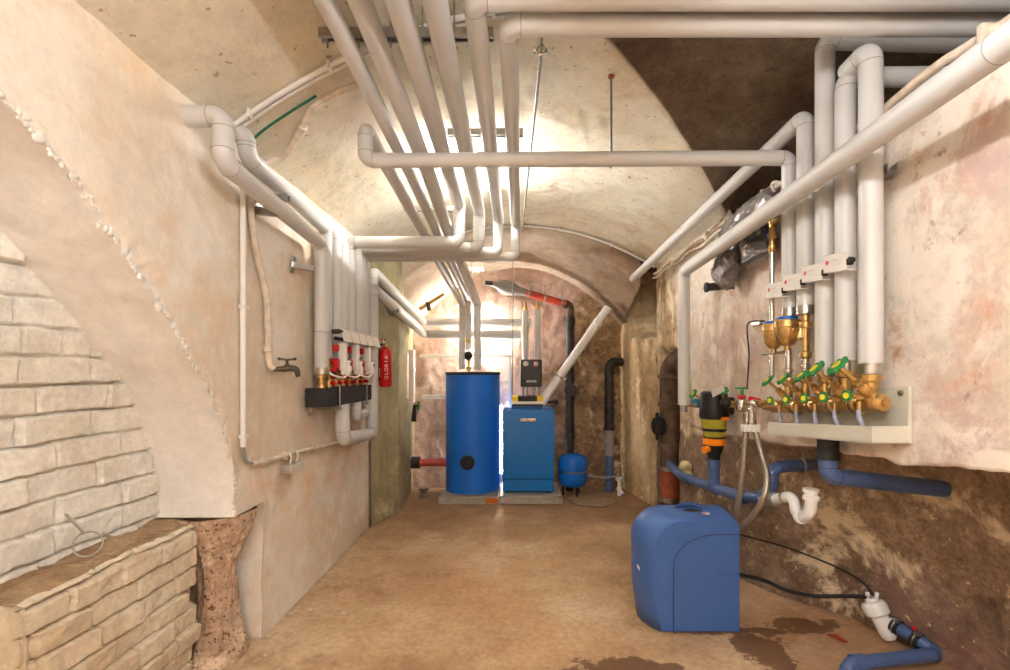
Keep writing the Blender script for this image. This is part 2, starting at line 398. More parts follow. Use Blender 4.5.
def text(s, size, org, ux, uz, mats, name, parent, ext=.0006):
    """lettering: ux = reading direction, uz = up direction of the letters"""
    cu = D.curves.new('t', 'FONT'); cu.body = s; cu.size = size; cu.extrude = ext; cu.align_x = 'CENTER'; cu.align_y = 'CENTER'
    ob = D.objects.new('t', cu); COL.objects.link(ob)
    bpy.context.view_layer.update()
    me = D.meshes.new_from_object(ob.evaluated_get(bpy.context.evaluated_depsgraph_get()))
    D.objects.remove(ob); D.curves.remove(cu)
    ux = V(ux).normalized(); uz = V(uz).normalized(); un = ux.cross(uz)
    bm = B(); bm.from_mesh(me); D.meshes.remove(me)
    for v in bm.verts: v.co = V(org)+ux*v.co.x+uz*v.co.y+un*v.co.z
    return part(name, bm, mats, parent)
def run(name, label, cat, path, r, mat='pipe', group=None, br=None, seams=True, n=20, seam='pipe_dark'):
    br = br if br is not None else r*1.18
    pts, bends = rounded(path, br)
    bm = B(); tube(bm, pts, r, n)
    o = single(name, bm, mat, label, cat, group)
    if seams:
        for i, (p, d) in enumerate(bends):
            if bends[i-i % 2][1].angle(bends[i-i % 2+1][1]) < .6: continue
            b = B(); torus(b, p, d, r*.985, r*.045, n, 6); part('elbow_seam', b, seam, o)
    return o
# ------------------------------------------------------------------ the setting
def zmain(X): return 2.92-X*X/4.64
def zlun(Y): return 2.95-.5*((Y-1.5)/1.85)**2
def zceil(X, Y):
    z = zmain(X)
    if X > 0: z = max(z, zlun(Y))
    return z
def zback(X, Y):
    t = (Y-4.94)/.91
    return lerp(2.845, 2.69, t)-lerp(.34, .44, t)*X*X
# floor
bm = B()
grid(bm, lambda a, b: V((lerp(-2.4, 2.7, a), lerp(-2.6, 6.3, b), .012*fb((lerp(-2.4, 2.7, a), lerp(-2.6, 6.3, b), 0), 1.7)-.004)), 120, 180)
struct('floor', bm, 'floor')
# main vault with the side vault cutting in on the right
def P(a, b):
    X, Y = lerp(-1.5, 2.5, a), lerp(-2.6, 4.94, b)
    z = zceil(X, Y)+.012*fb((X, Y, 0), 2.2)+.003*fb((X, Y, 3), 14)
    return V((X, Y, z))
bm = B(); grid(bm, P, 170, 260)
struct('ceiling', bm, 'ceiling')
# lower vault over the back part, with its front lip
def P(a, b):
    X = lerp(-1.5, lerp(1.26, 1.42, sstep(.7, .95, b)), a)
    if b < .1: return V((X, 4.94, lerp(zmain(X)+.02, zback(X, 4.94), b/.1)))
    Y = lerp(4.94, 5.95, (b-.1)/.9)
    return V((X, Y+.0, zback(X, Y)+.015*fb((X, Y, 8), 2.6)+.004*fb((X, Y, 3), 14)))
bm = B(); grid(bm, P, 110, 40); struct('ceiling_back', bm, 'ceiling_b')
# raised moulding line of plaster between the back vault and the back wall
# left wall: arch outline (Y, Z)
ARCH = [(2.285, .715), (2.29, .85), (2.25, 1.02), (2.189, 1.181), (2.09, 1.34), (1.964, 1.478), (1.865, 1.6), (1.751, 1.714), (1.661, 1.8), (1.539, 1.913), (1.409, 2.03), (1.251, 2.115), (1.1, 2.18), (.95, 2.2)]
ARCH = ARCH+[(1.9-y, z) for y, z in ARCH[-2::-1]]
apts = catmull([(0, y, z) for y, z in ARCH], 6)
NA = len(apts)-1
def arch(t, edge=0.0):
    k = t*NA; i = min(NA-1, int(k)); p = apts[i].lerp(apts[i+1], k-i)
    d = (apts[i+1]-apts[i]).normalized(); nrm = V((0, d.z, -d.y))   # points out of the opening
    if nrm.dot(V((0, p.y-.95, p.z-.9))) < 0: nrm = -nrm
    return p+nrm*edge
def rough_l(Y, Z): return .010*fb((2, Y, Z), 2.4)+.0025*fb((2, Y, Z), 16)
XL = -1.35
TOPL = 2.62
def arch_out(t, s):      # wall surface above / beside the arch, radiating outwards
    e = .02*max(0, fb((0, t*60, 1), 1.0, 3))
    p = arch(t, e)
    # outer boundary: rectangle Y in [-.64, 2.54], Z up to TOPL
    if t < .33: q = V((0, 2.54, lerp(.72, TOPL, t/.33)))
    elif t > .67: q = V((0, -.64, lerp(TOPL, .72, (t-.67)/.33)))
    else: q = V((0, lerp(2.54, -.64, (t-.33)/.34), TOPL))
    r = p.lerp(q, s)
    bulge = .022*math.exp(-s*14)*max(0, fb((t*70, s*20, 2), 1.0, 3)) + (.0 if s > .001 else -.012)
    return V((XL+rough_l(r.y, r.z)+bulge, r.y, r.z))
bm = B(); grid(bm, arch_out, 300, 60)
def P(a, b):
    Y, Z = lerp(2.54, 4.42, a), lerp(0, TOPL, b)
    return V((XL+rough_l(Y, Z), Y, Z))
grid(bm, P, 110, 130)
# plane left of the arch behind the camera
grid(bm, lambda a, b: V((XL, lerp(-2.6, -.64, a), lerp(0, TOPL, b))), 4, 4)
# niche side under the arch foot
grid(bm, lambda a, b: V((lerp(-1.76, XL+rough_l(2.54, b*.72), a), 2.54+.012*fb((a*.4, b, 5), 4), lerp(0, .72, b))), 16, 26)
grid(bm, lambda a, b: V((lerp(-1.76, XL, a), lerp(2.27, 2.545, b), .716)), 4, 4)
struct('wall_left', bm, 'plaster_l')
bm = B()
def P(a, b):
    p = arch(a, .02*max(0, fb((0, a*60, 1), 1.0, 3)) if b < .03 else .006*fb((a*20, b, 0), 1.5))
    X = lerp(XL+.004, -1.78, b)
    return V((X, p.y, p.z+.004*fb((a*9, b*2, 4), 1.4)))
grid(bm, P, 220, 26)
struct('trim_1', bm, 'soffit')
# crumbled plaster along the arch edge
bm = B()
for i in range(700):
    t = random.uniform(.01, .52)
    p = arch(t, random.gauss(.004, .009))
    w = abs(fb((t*11, 1, 1), 1.0))+.25
    if random.random() > w*1.2: continue
    s = random.choice((.003, .004, .005, .006, .009))
    ball(bm, (XL+random.uniform(-.003, .002), p.y, p.z), s, 8, sc=(random.uniform(.4, .7), random.uniform(.7, 2.2), random.uniform(.7, 2.2)))
for v in bm.verts: v.co += V((0, 1, 1))*.004*fb(v.co, 90, 2)
struct('trim_2', bm, 'brick')
# brick infill behind the arch
def brick_h(a, z, seed, course=.105, length=.285, jw=.013):
    a += .008*fb((a, z, seed), 5)+.003*fb((a, z, seed+2), 30); z += .006*fb((a, z, seed+5), 4)+.003*fb((a, z, seed+9), 25)
    row = math.floor(z/course); fz = z-row*course
    rnd = random.Random(row*71+int(seed*13))
    off = rnd.random()*length; short = rnd.random()
    L = length if short > .3 else length*.52
    k = math.floor((a+off)/L); fa = (a+off)-k*L
    rb = random.Random(row*997+k*31+int(seed)); L0 = L
    d = min(fz, course-fz, fa, L-fa)
    jwn = jw*(.35+.9*abs(fb((a, z, seed), 9, 2)))
    prof = sstep(jwn*.35, jwn*.35+.006, d)
    mort = .004+.016*fb((a, z, seed+4), 7, 3)-(.016 if fb((a, z, seed+6), 3.3, 2) > .28 else 0)
    base = rb.uniform(-.006, .012)+rb.uniform(-.05, .05)*(fa-L/2)+rb.uniform(-.08, .08)*(fz-course/2)
    missing = -.03 if rb.random() < .02 else 0
    return lerp(mort, .026+base*1.1+missing, prof)+.003*fb((a, z, seed), 24)+.006*fb((a, z, seed), 7)+.007*(1-prof)*fb((a, z, seed+1), 38, 3)
bm = B()
def P(a, b):
    Y, Z = lerp(1.05, 2.42, a), lerp(.62, 2.35, b)
    return V((-1.74+brick_h(Y, Z+.01, 3), Y, Z))
grid(bm, P, 270, 330)
grid(bm, lambda a, b: V((-1.745, lerp(-.6, 1.05, a), lerp(0, 2.35, b))), 4, 4); grid(bm, lambda a, b: V((-1.76, lerp(1.0, 2.6, a), lerp(0, .75, b))), 4, 4)
struct('wall_left_infill', bm, 'brick')
# brick bench below it: top ledge and front face
bm = B()
def P(a, b):
    Y = lerp(1.44, 2.27, a)
    yy = Y
    if b < .22:      # ledge top
        t = b/.22
        X = lerp(-1.76, -1.505, t); Z = .705+.012*fb((X, Y, 2), 9)+.01*fb((X, Y, 9), 3)-.02*(1-t)*0
        u = Y*1.0
        fa = ((u+.05) % .16); d = min(fa, .16-fa)
        Z -= .008*(1-sstep(.002, .008, d))
        return V((X, yy, Z))
    t = (b-.22)/.78
    Z = lerp(.700, -.01, t)
    X = -1.515+brick_h(Y, Z+.02, 11, .088, .2, .012)*1.15-.05*max(0, .22-Z)*3*(1 if Z < .22 else 0)
    endr = sstep(0, .05, 2.27-Y)
    X -= (1-endr)*.05
    if b < .25: X -= .006
    return V((X, yy+.012*fb((X, 0, Z), 6)*(1 if a > .97 else 0), Z))
grid(bm, P, 200, 230, mfun=lambda a, b: 1 if b < .215 else 0)
grid(bm, lambda a, b: V((lerp(-1.8, -1.49, a), 1.452+.01*fb((a, b, 0), 5), lerp(0, .70, b))), 8, 14)
grid(bm, lambda a, b: V((lerp(-1.8, -1.555, a), 2.262, lerp(0, .70, b))), 8, 14)
struct('wall_left_bench', bm, ['brick_low', 'ledge'])
# rusty lump of plaster that carries the arch foot
bm = B()
def P(a, b):
    th = lerp(-2.6, 1.0, a); Z = lerp(-.01, .715, b)
    r = .108-.03*math.sin(b*math.pi)**2+.012*fb((math.cos(th)*2, math.sin(th)*2, Z*3), 1.2)+.05*sstep(.45, .72, Z)+.02*sstep(.12, 0, Z)
    return V((-1.49+r*1.0*math.cos(th), 2.385+r*1.1*math.sin(th), Z))
grid(bm, P, 50, 80)
struct('column_under_arch', bm, 'rust')
# pier at the far left
bm = B()
LP = [(XL+.02, 4.33), (-1.335, 4.42), (-1.19, 4.80), (-1.20, 5.1), (-1.285, 5.95)]
def poly(t):
    k = t*(len(LP)-1); i = min(len(LP)-2, int(k)); return lerp(LP[i][0], LP[i+1][0], k-i), lerp(LP[i][1], LP[i+1][1], k-i)
def P(a, b):
    x, y = poly(a); Z = lerp(0, 2.6, b); return V((x+.014*fb((x, y, Z), 3)*(0 if a < .05 else 1), y, Z))
grid(bm, P, 70, 110); struct('wall_left_back', bm, 'pier_l')
# right wall -----------------------------------------------------------------
XR = 1.43
LEDGE = [(-.5, 1.12), (1.2, 1.115), (1.77, 1.065), (2.3, 1.03), (3.0, .985), (3.35, .96), (5, .95)]
DEEP = [(-.5, .74), (2.2, .68), (2.34, .63), (2.74, .48), (3.0, .22), (3.3, .06), (3.6, .0), (5, 0)]
def chase(Y, Z):
    w = sstep(4.24, 4.36, Y+.03*fb((1, Z, 0), 3))*(1-sstep(4.86, 4.91, Y))
    return .15*w*(1-sstep(1.56, 1.66, Z+.05*fb((Y, 0, 1), 4)))
def right_x(Y, Z, low):
    if low:
        d = interp(DEEP, Y); lz = interp(LEDGE, Y); t = clamp(1-Z/lz)
        x = XR+d*lerp(.62, 1.0, t**.7)+(.035*fb((4, Y, Z), 2.2)+.012*fb((4, Y, Z), 9))*min(1, .35+d*3)
    else:
        x = XR+.010*fb((4, Y, Z), 2.0)+.003*fb((4, Y, Z), 15)
        if Z < 1.25: x += .012*fb((4, Y, Z), 5)*(1.25-Z)*3
    return x+chase(Y, Z)
NLO, NHI = 70, 90
def P(a, b):
    Y = lerp(-.6, 4.94, a); lz = interp(LEDGE, Y)+.025*fb((1, Y, 2), 2.4)+.006*fb((1, Y, 2), 12)
    k = b*(NLO+NHI); 
    top = lerp(2.42, 2.62, sstep(3.1, 3.4, Y))
    if k <= NLO-.5: Z = lz*k/(NLO-1); return V((right_x(Y, Z, True), Y, Z))
    Z = lerp(lz, top, (k-NLO)/NHI)
    return V((right_x(Y, Z, False), Y, Z))
bm = B(); grid(bm, P, 300, NLO+NHI)
grid(bm, lambda a, b: V((XR+a*1.1, lerp(-2.6, 3.4, b), 2.42-.02*a)), 3, 8)          # ledge into the side vault
grid(bm, lambda a, b: V((2.52, lerp(-2.6, 3.5, a), lerp(2.3, 3.0, b))), 3, 3)        # its end wall
grid(bm, lambda a, b: V((XR, lerp(-2.6, -.6, a), lerp(0, 2.42, b))), 3, 3)
struct('wall_right', bm, 'plaster_r')
# far right pier face with a hollow near the top
bm = B()
def P(a, b):
    Y, Z = lerp(4.94, 6.0, a), lerp(0, 2.75, b)
    X = lerp(1.43, 1.24, a)+.02*fb((X0, Y, Z), 3)+.006*fb((X0, Y, Z), 12)
    n = .08*fb((1, Y, Z), 3)
    hollow = sstep(1.78, 1.95, Z+n)*(1-sstep(5.45, 5.75, Y+n))*(1-sstep(2.46, 2.58, Z+n*.6))
    return V((X+.5*hollow, Y, Z))
X0 = 6.0
grid(bm, P, 90, 150); struct('wall_right_back', bm, 'pier_r')
# back wall
bm = B()
def P(a, b):
    X, Z = lerp(-1.5, 1.7, a), lerp(0, 2.8, b)
    return V((X, 5.87+.022*fb((X, 7, Z), 2.5)+.008*fb((X, 7, Z), 11), Z))
grid(bm, P, 150, 140)
struct('wall_back', bm, 'wall_b')
bm = B(); grid(bm, lambda a, b: V((lerp(-2.4, 2.6, a), -2.6, lerp(0, 3, b))), 3, 3); struct('wall_near', bm, 'plaster_l')
# camera ---------------------------------------------------------------------
cam = D.cameras.new('camera'); co = D.objects.new('camera', cam); COL.objects.link(co)
co.location = (0, 0, H); co.rotation_euler = (math.radians(90), 0, 0)
cam.sensor_fit = 'HORIZONTAL'; cam.sensor_width = 36; cam.lens = F/1010*36
cam.shift_x = (505-CX)/1010; cam.shift_y = (CY-335)/1010; cam.clip_start = .05
bpy.context.scene.camera = co
vs = bpy.context.scene.view_settings
vs.view_transform = 'Standard'; vs.look = 'None'; vs.gamma = 1; vs.use_curve_mapping = False; vs.exposure = 1.3
# lights ---------------------------------------------------------------------
w = D.worlds.new('world'); w.use_nodes = True; bpy.context.scene.world = w
w.node_tree.nodes['Background'].inputs[0].default_value = (1, .95, .88, 1); w.node_tree.nodes['Background'].inputs[1].default_value = .05
def area(name, loc, sx, sy, power, col=(1, .95, .88), rot=(0, 0, 0), spread=math.pi):
    l = D.lights.new(name, 'AREA'); l.shape = 'RECTANGLE'; l.size = sx; l.size_y = sy; l.energy = power; l.color = col; l.spread = spread
    o = D.objects.new(name, l); COL.objects.link(o); o.location = loc; o.rotation_euler = rot; return o
def tube_lamp(a, b, r, out, power, label, base=(0, 0, 1)):
    a, b = V(a), V(b); base = V(base); mid = (a+b)/2
    t = thing('fluorescent_lamp', mid, label, 'lamp')
    bm = B(); ax = (b-a).normalized(); rot = ax.to_track_quat('X', 'Z').to_matrix()
    off = base*.045
    box(bm, mid+off, ((b-a).length+.06, .06, .035) , rot, .006); part('housing', bm, 'white', t)
    bm = B(); tube(bm, [a, b], r, 14); part('lamp_tube', bm, out, t)
    for p in (a, b):
        bm = B(); box(bm, p+off*.45, (.022, .045, .055), rot, .004); part('lamp_holder', bm, 'white', t)
    return t
# ================================================================== insulated pipes under the vault
CEIL = 'insulated pipes running along under the vault'
# the pipe that crosses the room from the right-hand valves
run('insulated_pipe', 'grey pipe crossing the whole room in mid-air, hooking back at its left end', 'pipe',
    [(1.33, 2.35, 1.69), (1.33, 2.35, 2.453), (-.757, 2.38, 2.453), (-.757, 2.38, 2.62), (-.636, 5.45, 2.185), (-.636, 5.45, 1.44)], .036)
run('insulated_pipe', 'thin grey ceiling pipe, leftmost of those leaving the top of the photo', 'pipe',
    [(-.72, -.8, 2.70), (-.672, 1.673, 2.70), (-.637, 2.78, 2.587), (-.573, 5.5, 2.24), (-.567, 5.5, 1.74)], .036, group=CEIL, br=.05)
run('insulated_pipe', 'grey ceiling pipe, second from the left at the photo top, running to the back', 'pipe',
    [(-.60, -.8, 2.70), (-.551, 1.673, 2.70), (-.53, 2.78, 2.587), (-.525, 3.55, 2.475), (-.47, 5.52, 2.215), (-.463, 5.52, 1.44)], .042, group=CEIL, br=.05)
C3 = run('insulated_pipe', 'grey ceiling pipe turning down into the uppermost of the nested left-hand runs', 'pipe',
    [(-.40, -.8, 2.67), (-.409, 1.62, 2.67), (-.436, 3.55, 2.645), (-.436, 3.55, 2.365), (-1.25, 3.55, 2.365), (-1.25, 3.55, 1.52)], .045, group=CEIL)
C4 = run('insulated_pipe', 'grey ceiling pipe turning down into the second of the nested left-hand runs', 'pipe',
    [(-.27, -.8, 2.67), (-.284, 1.62, 2.67), (-.303, 3.73, 2.65), (-.303, 3.73, 2.367), (-1.25, 3.73, 2.367), (-1.25, 3.73, 1.52)], .045, group=CEIL)
C5 = run('insulated_pipe', 'grey pipe crossing at the very top edge, then back into the third nested run', 'pipe',
    [(2.35, 1.67, 2.708), (-.154, 1.67, 2.708), (-.158, 3.85, 2.635), (-.158, 3.84, 2.364), (-1.25, 3.84, 2.364), (-1.25, 3.84, 1.50)], .041, group=CEIL)
C6 = run('insulated_pipe', 'grey pipe crossing just below the topmost one, then back into the lowest nested run', 'pipe',
    [(2.35, 1.78, 2.690), (-.035, 1.78, 2.690), (-.02, 3.95, 2.625), (-.02, 3.95, 2.355), (-1.255, 3.95, 2.355), (-1.255, 3.95, 1.075), (-1.22, 3.62, 1.075), (-1.22, 3.62, 1.185)], .038, group=CEIL)
# left wall pair
run('insulated_pipe', 'grey pipe from the left wall, lower of the two slanting ones, to the red valves', 'pipe',
    [(-1.37, 1.96, 2.448), (-1.203, 1.96, 2.448), (-1.203, 1.96, 2.262), (-1.245, 3.04, 2.217), (-1.245, 3.04, 1.42)], .042)
run('insulated_pipe', 'grey pipe out of the left wall, upper and farther of the two slanting ones', 'pipe',
    [(-1.37, 2.25, 2.525), (-1.275, 2.25, 2.525), (-1.275, 2.26, 2.42), (-1.27, 3.17, 2.348), (-1.27, 3.17, 1.50)], .041)
run('insulated_pipe', 'upright grey pipe bending into the wall, third from the near end of the left row', 'pipe',
    [(-1.40, 3.29, 2.36), (-1.25, 3.29, 2.36), (-1.25, 3.29, 1.50)], .041)
run('insulated_pipe', 'upright grey pipe bending into the wall, fourth from the near end of the left row', 'pipe',
    [(-1.40, 3.42, 2.345), (-1.25, 3.42, 2.345), (-1.25, 3.42, 1.50)], .041)
run('insulated_pipe', 'big grey pipe looping low under the black manifold, then up and back to the boiler', 'pipe',
    [(-1.21, 3.31, 1.185), (-1.21, 3.31, .945), (-1.232, 4.055, .885), (-1.232, 4.055, 2.12), (-1.085, 5.55, 1.85), (.03, 5.6, 1.85)], .048)
run('insulated_pipe', 'grey pipe along the left wall into the upper of the two back cross pipes', 'pipe',
    [(-1.262, 4.17, 1.55), (-1.262, 4.17, 2.285), (-1.10, 5.62, 1.992), (.16, 5.66, 1.992)], .047)
# right wall uprights
RV = 'upright grey pipes over the brass valves'
VX = 1.33
run('insulated_pipe', 'thickest upright grey pipe, nearest of the row over the brass valves', 'pipe',
    [(VX, 1.81, 1.41), (VX, 1.81, 2.622), (VX+.01, 1.95, 2.622)], .040, group=RV, br=.055)
run('insulated_pipe', 'upright grey pipe, second of the row over the brass valves, bent into the dark vault', 'pipe',
    [(VX, 1.95, 1.425), (VX, 1.95, 2.60), (2.35, 1.97, 2.62)], .038, group=RV)
run('insulated_pipe', 'upright grey pipe, third of the row, reaching up behind the two topmost cross pipes', 'pipe',
    [(VX, 2.08, 1.40), (VX, 2.08, 2.845), (2.35, 2.10, 2.83)], .0385, group=RV)
run('insulated_pipe', 'upright grey pipe bent at its top into a long slanting run to the dark hollow', 'pipe',
    [(VX, 2.22, 1.685), (VX, 2.22, 2.59), (1.15, 4.8, 2.345)], .038, group=RV)
D1 = run('insulated_pipe', 'long slanting grey pipe passing in front of the upright ones on the right', 'pipe',
    [(1.2, -.6, 2.25), (1.2, 1.17, 2.212), (1.2, 3.47, 2.135), (1.2, 3.47, 1.17)], .042)
for y in (1.20,):
    b = B(); torus(b, (1.2, y, 2.211), (0, 1, -.03), .0415, .0016, 24, 6); part('elbow_seam', b, 'pipe_dark', D1)
# boiler risers
for x, lab in ((.083, 'left'), (.222, 'right')):
    bm = B(); tube(bm, [(x, 5.5, 1.46), (x, 5.5, 2.12)], .036, 18)
    o = single('insulated_pipe', bm, 'pipe', '%s of the two ribbed grey risers above the black pump box' % lab, 'pipe', 'risers above the pump box')
    b = B()
    for k in range(26): torus(b, (x, 5.5, 1.48+k*.0245), (0, 0, 1), .0365, .003, 16, 5)
    part('jacket_rib', b, 'pipe', o)
    b = B(); cyl(b, (x, 5.5, 2.12), (x, 5.5, 2.155), .022, 10); lathe(b, [(0, 0), (.016, 0), (.016, .05), (.008, .06), (0, .06)], (x, 5.5, 2.155), n=10); part('end_fitting', b, 'brass', o)
# ================================================================== support rails on the vault
def rail(y, x0, x1, z, label, n=6):
    t = thing('mounting_rail', ((x0+x1)/2, y, z), label, 'rail', 'steel rails carrying the ceiling pipes')
    bm = B()
    for dz, dy, sy, sz in ((.018, 0, .042, .004), (0, -.019, .004, .036), (0, .019, .004, .036), (-.018, -.014, .012, .004), (-.018, .014, .012, .004)):
        box(bm, ((x0+x1)/2, y+dy, z+dz), (x1-x0, sy, sz), bev=.001)
    part('channel', bm, 'steel', t)
    for k in range(n):
        x = lerp(x0+.03, x1-.03, k/(n-1))
        bm = B(); cyl(bm, (x, y, z-.05), (x, y, zmain(x)+.0), .004, 8); hexn(bm, (x, y, z-.028), (x, y, z-.018), .01); part('hanger_rod', bm, 'steel', t)
    return t
rail(1.94, -.80, -.10, 2.765, 'steel mounting rail nearest the camera, above the ceiling pipes')
rail(2.86, -.42, .03, 2.83, 'short steel rail above the ceiling pipes beside the bright lamp')
rail(3.80, -.90, -.45, 2.70, 'steel rail farther back, left end showing beside the ceiling pipes', 4)
rail(5.05, -.62, -.36, 2.49, 'small steel rail holding the three pipes above the tank', 3)
# brackets on walls
def bracket(o, d, L, label, z=(0, 0, 1)):
    o, d = V(o), V(d).normalized()
    t = thing('wall_bracket', o, label, 'bracket')
    s = d.cross(V(z)).normalized(); zz = s.cross(d)
    rot = Matrix((d, s, zz)).transposed()
    bm = B()
    for a, w, h in ((-.016, .004, .034), (.016, .004, .034)): box(bm, o+d*L/2+s*a, (L, w, h), rot, .001)
    box(bm, o+d*L/2-zz*.016, (L, .034, .004), rot, .001); part('channel', bm, 'steel', t)
    bm = B(); hexn(bm, o+d*L*.7-s*.02, o+d*L*.7-s*.034, .014); part('bolt', bm, 'steel', t)
    bm = B(); box(bm, o-d*.0, (.006, .07, .10), rot, .002); part('wall_plate', bm, 'steel', t)
bracket(PX(858, 193, 1.425), (-.2, -.98, .0), .26, 'steel bracket end showing right of the thickest upright pipe')
bracket((-1.34, 2.86, 2.045), (.95, .15, -.15), .12, 'small steel bracket left of the upright pipe row')
bracket((-1.34, 2.47, 2.30), (1, 0, .0), .16, 'steel bracket under the two slanting pipes, upper one')
bracket((-1.34, 2.42, 2.22), (1, 0, -.1), .12, 'steel bracket under the two slanting pipes, lower one')
bracket((-1.25, 4.55, 1.99), (1, 0, 0), .12, 'steel bracket on the green grey pier under the pipes')
# clamp and long thin pipe on the vault
t = thing('pipe_clamp', (.10, 2.02, 2.80), 'chrome clamp hanging from the vault at the near end of the thin pipe', 'clamp')
bm = B(); cyl(bm, (.10, 2.02, 2.78), (.10, 2.02, 2.93), .006, 10); part('rod', bm, 'steel', t)
bm = B(); torus(bm, (.10, 2.03, 2.765), (0, 1, 0), .018, .006, 18, 8); hexn(bm, (.075, 2.03, 2.765), (.065, 2.03, 2.765), .011); hexn(bm, (.125, 2.03, 2.765), (.135, 2.03, 2.765), .011); part('clamp_ring', bm, 'chrome', t)
run('thin_pipe', 'thin bare metal pipe along the vault, then straight down the back wall', 'pipe',
    [(.10, 2.0, 2.765), (.04, 4.62, 2.79), (.0, 4.75, 2.74), (-.06, 5.50, 2.64), (-.067, 5.53, 1.10)], .008, 'steel', seams=False, n=10)
t = thing('hanger_rod', PY(612, 150, 2.38), 'thin steel rod dropping from the vault to the crossing pipe', 'rod')
bm = B(); cyl(bm, (.462, 2.38, 2.47), (.462, 2.38, 2.93), .006, 8); part('rod', bm, 'steel', t)
bm = B(); torus(bm, (.462, 2.38, 2.453), (1, 0, 0), .037, .003, 24, 6); part('pipe_ring', bm, 'steel', t)
bm = B(); cyl(bm, (.462, 2.38, 2.865), (.462, 2.38, 2.885), .016, 10); part('anchor', bm, 'terra', t)
# conduits that follow the vault
def arc_pts(y, x0, x1, off, n=26, zf=zmain, dy=0): return [(lerp(x0, x1, k/n), y-dy*k/n, zf(lerp(x0, x1, k/n))-off) for k in range(n+1)]
t = thing('cable_conduit', (-1.0, 2.2, 2.6), 'white plastic conduit curving up the vault over the left wall pipes', 'conduit')
bm = B(); tube(bm, arc_pts(2.20, -1.33, .35, .022, dy=.3), .012, 12); tube(bm, arc_pts(2.245, -1.33, .35, .014, dy=.3), .009, 12); part('conduit_tube', bm, 'white', t)
for x in (-1.22, -.83, -.45, -.1):
    bm = B(); box(bm, (x, 2.20-.3*(x+1.33)/1.68, zmain(x)-.02), (.016, .032, .04), bev=.004); part('clip', bm, 'white', t)
bm = B(); tube(bm, catmull([(-1.31, 2.27, 2.44), (-1.22, 2.27, 2.535), (-1.1, 2.27, 2.62), (-.95, 2.26, 2.705)]), .006, 8)
single('green_cable', bm, 'wirem', 'green cable emerging below the white conduit on the vault', 'cable')
bm = B(); pts = [(-1.28, 4.88, 2.44)]+arc_pts(4.90, -1.22, 1.40, .02, 40); tube(bm, pts, .012, 10)
t = single('cable_conduit', bm, 'white', 'thin white conduit following the vault arch at the step to the rear part', 'conduit')
for x in (-.9, -.3, .42, .95):
    b = B(); box(b, (x, 4.90, zmain(x)-.015), (.02, .035, .04), bev=.004); part('clip', b, 'white', t)
# moulding on the right wall top
t = thing('cable_conduit', (1.38, 2, 2.38), 'cream conduit with clips along the top edge of the right wall', 'conduit')
bm = B(); pts = [V((1.40, lerp(-.5, 4.92, k/60), 2.415-.012*math.sin(k))) for k in range(61)]; tube(bm, pts, .016, 10); part('conduit_tube', bm, 'painted', t)
bm = B(); tube(bm, [p+V((-.012, 0, -.045)) for p in pts], .010, 8); part('cable', bm, 'painted', t)
for y in (.9, 1.42, 1.9, 2.7, 3.5, 4.3):
    bm = B(); box(bm, (1.388, y, 2.395), (.05, .022, .075), bev=.006); part('clip', bm, 'painted', t)
# painted iron pipe with the tap
w = lambda x, y, X: PX(x, y, X)
pts = [V((-.72, 2.30, zmain(-.72)-.022)), V((-.85, 2.29, zmain(-.85)-.022)), V((-.99, 2.32, zmain(-.99)-.024)), V((-1.09, 2.42, zmain(-1.09)-.026)), V((-1.18, 2.51, zmain(-1.18)-.028)), V((-1.25, 2.55, 2.545)), V((-1.305, 2.50, 2.50)), V((-1.325, 2.42, 2.42)), V((-1.325, 2.38, 2.28)), w(251, 215, -1.32), w(257, 255, -1.32), w(266, 295, -1.32), w(268, 330, -1.32), w(268.5, 352, -1.32), w(270, 365, -1.315), w(274, 369, -1.30)]
bm = B(); tube(bm, catmull(pts, 8), .017, 14)
o = single('water_pipe', bm, 'painted', 'old cream painted pipe winding down from the vault to the tap', 'pipe')
b = B(); lathe(b, [(.017, -.03), (.024, -.025), (.024, .025), (.017, .03)], V((-1.10, 2.43, zmain(-1.10)-.027)), (-.68, .62, -.36), 14); part('coupling', b, 'painted', o)
c0 = w(268, 349, -1.32)
b = B(); lathe(b, [(.017, -.018), (.026, -.014), (.026, .014), (.017, .018)], c0, (0, 0, 1), 8, smooth=False); part('union_nut', b, 'painted', o)
T0 = w(276, 369, -1.30)
t = thing('water_tap', T0, 'dark old water tap on the left wall below the painted pipe', 'tap')
bm = B(); tube(bm, catmull([T0+V((-.02, -.0, 0)), T0+V((.03, .02, .0)), T0+V((.06, .04, .005)), T0+V((.085, .055, -.006)), T0+V((.092, .06, -.042))]), .013, 12, rfun=lambda k, p: .012+.006*math.sin(k*3.1))
part('spout', bm, 'bronze', t)
bm = B(); q = T0+V((.045, .03, .0)); lathe(bm, [(0, 0), (.016, 0), (.014, .02), (.008, .028), (.006, .052), (0, .052)], q, n=12); part('bonnet', bm, 'bronze', t)
bm = B(); tube(bm, [q+V((-.035, -.015, .054)), q+V((0, 0, .05)), q+V((.035, .015, .054))], .006, 8); ball(bm, q+V((-.036, -.015, .055)), .009, 8); ball(bm, q+V((.036, .015, .055)), .009, 8); part('tap_handle', bm, 'bronze', t)
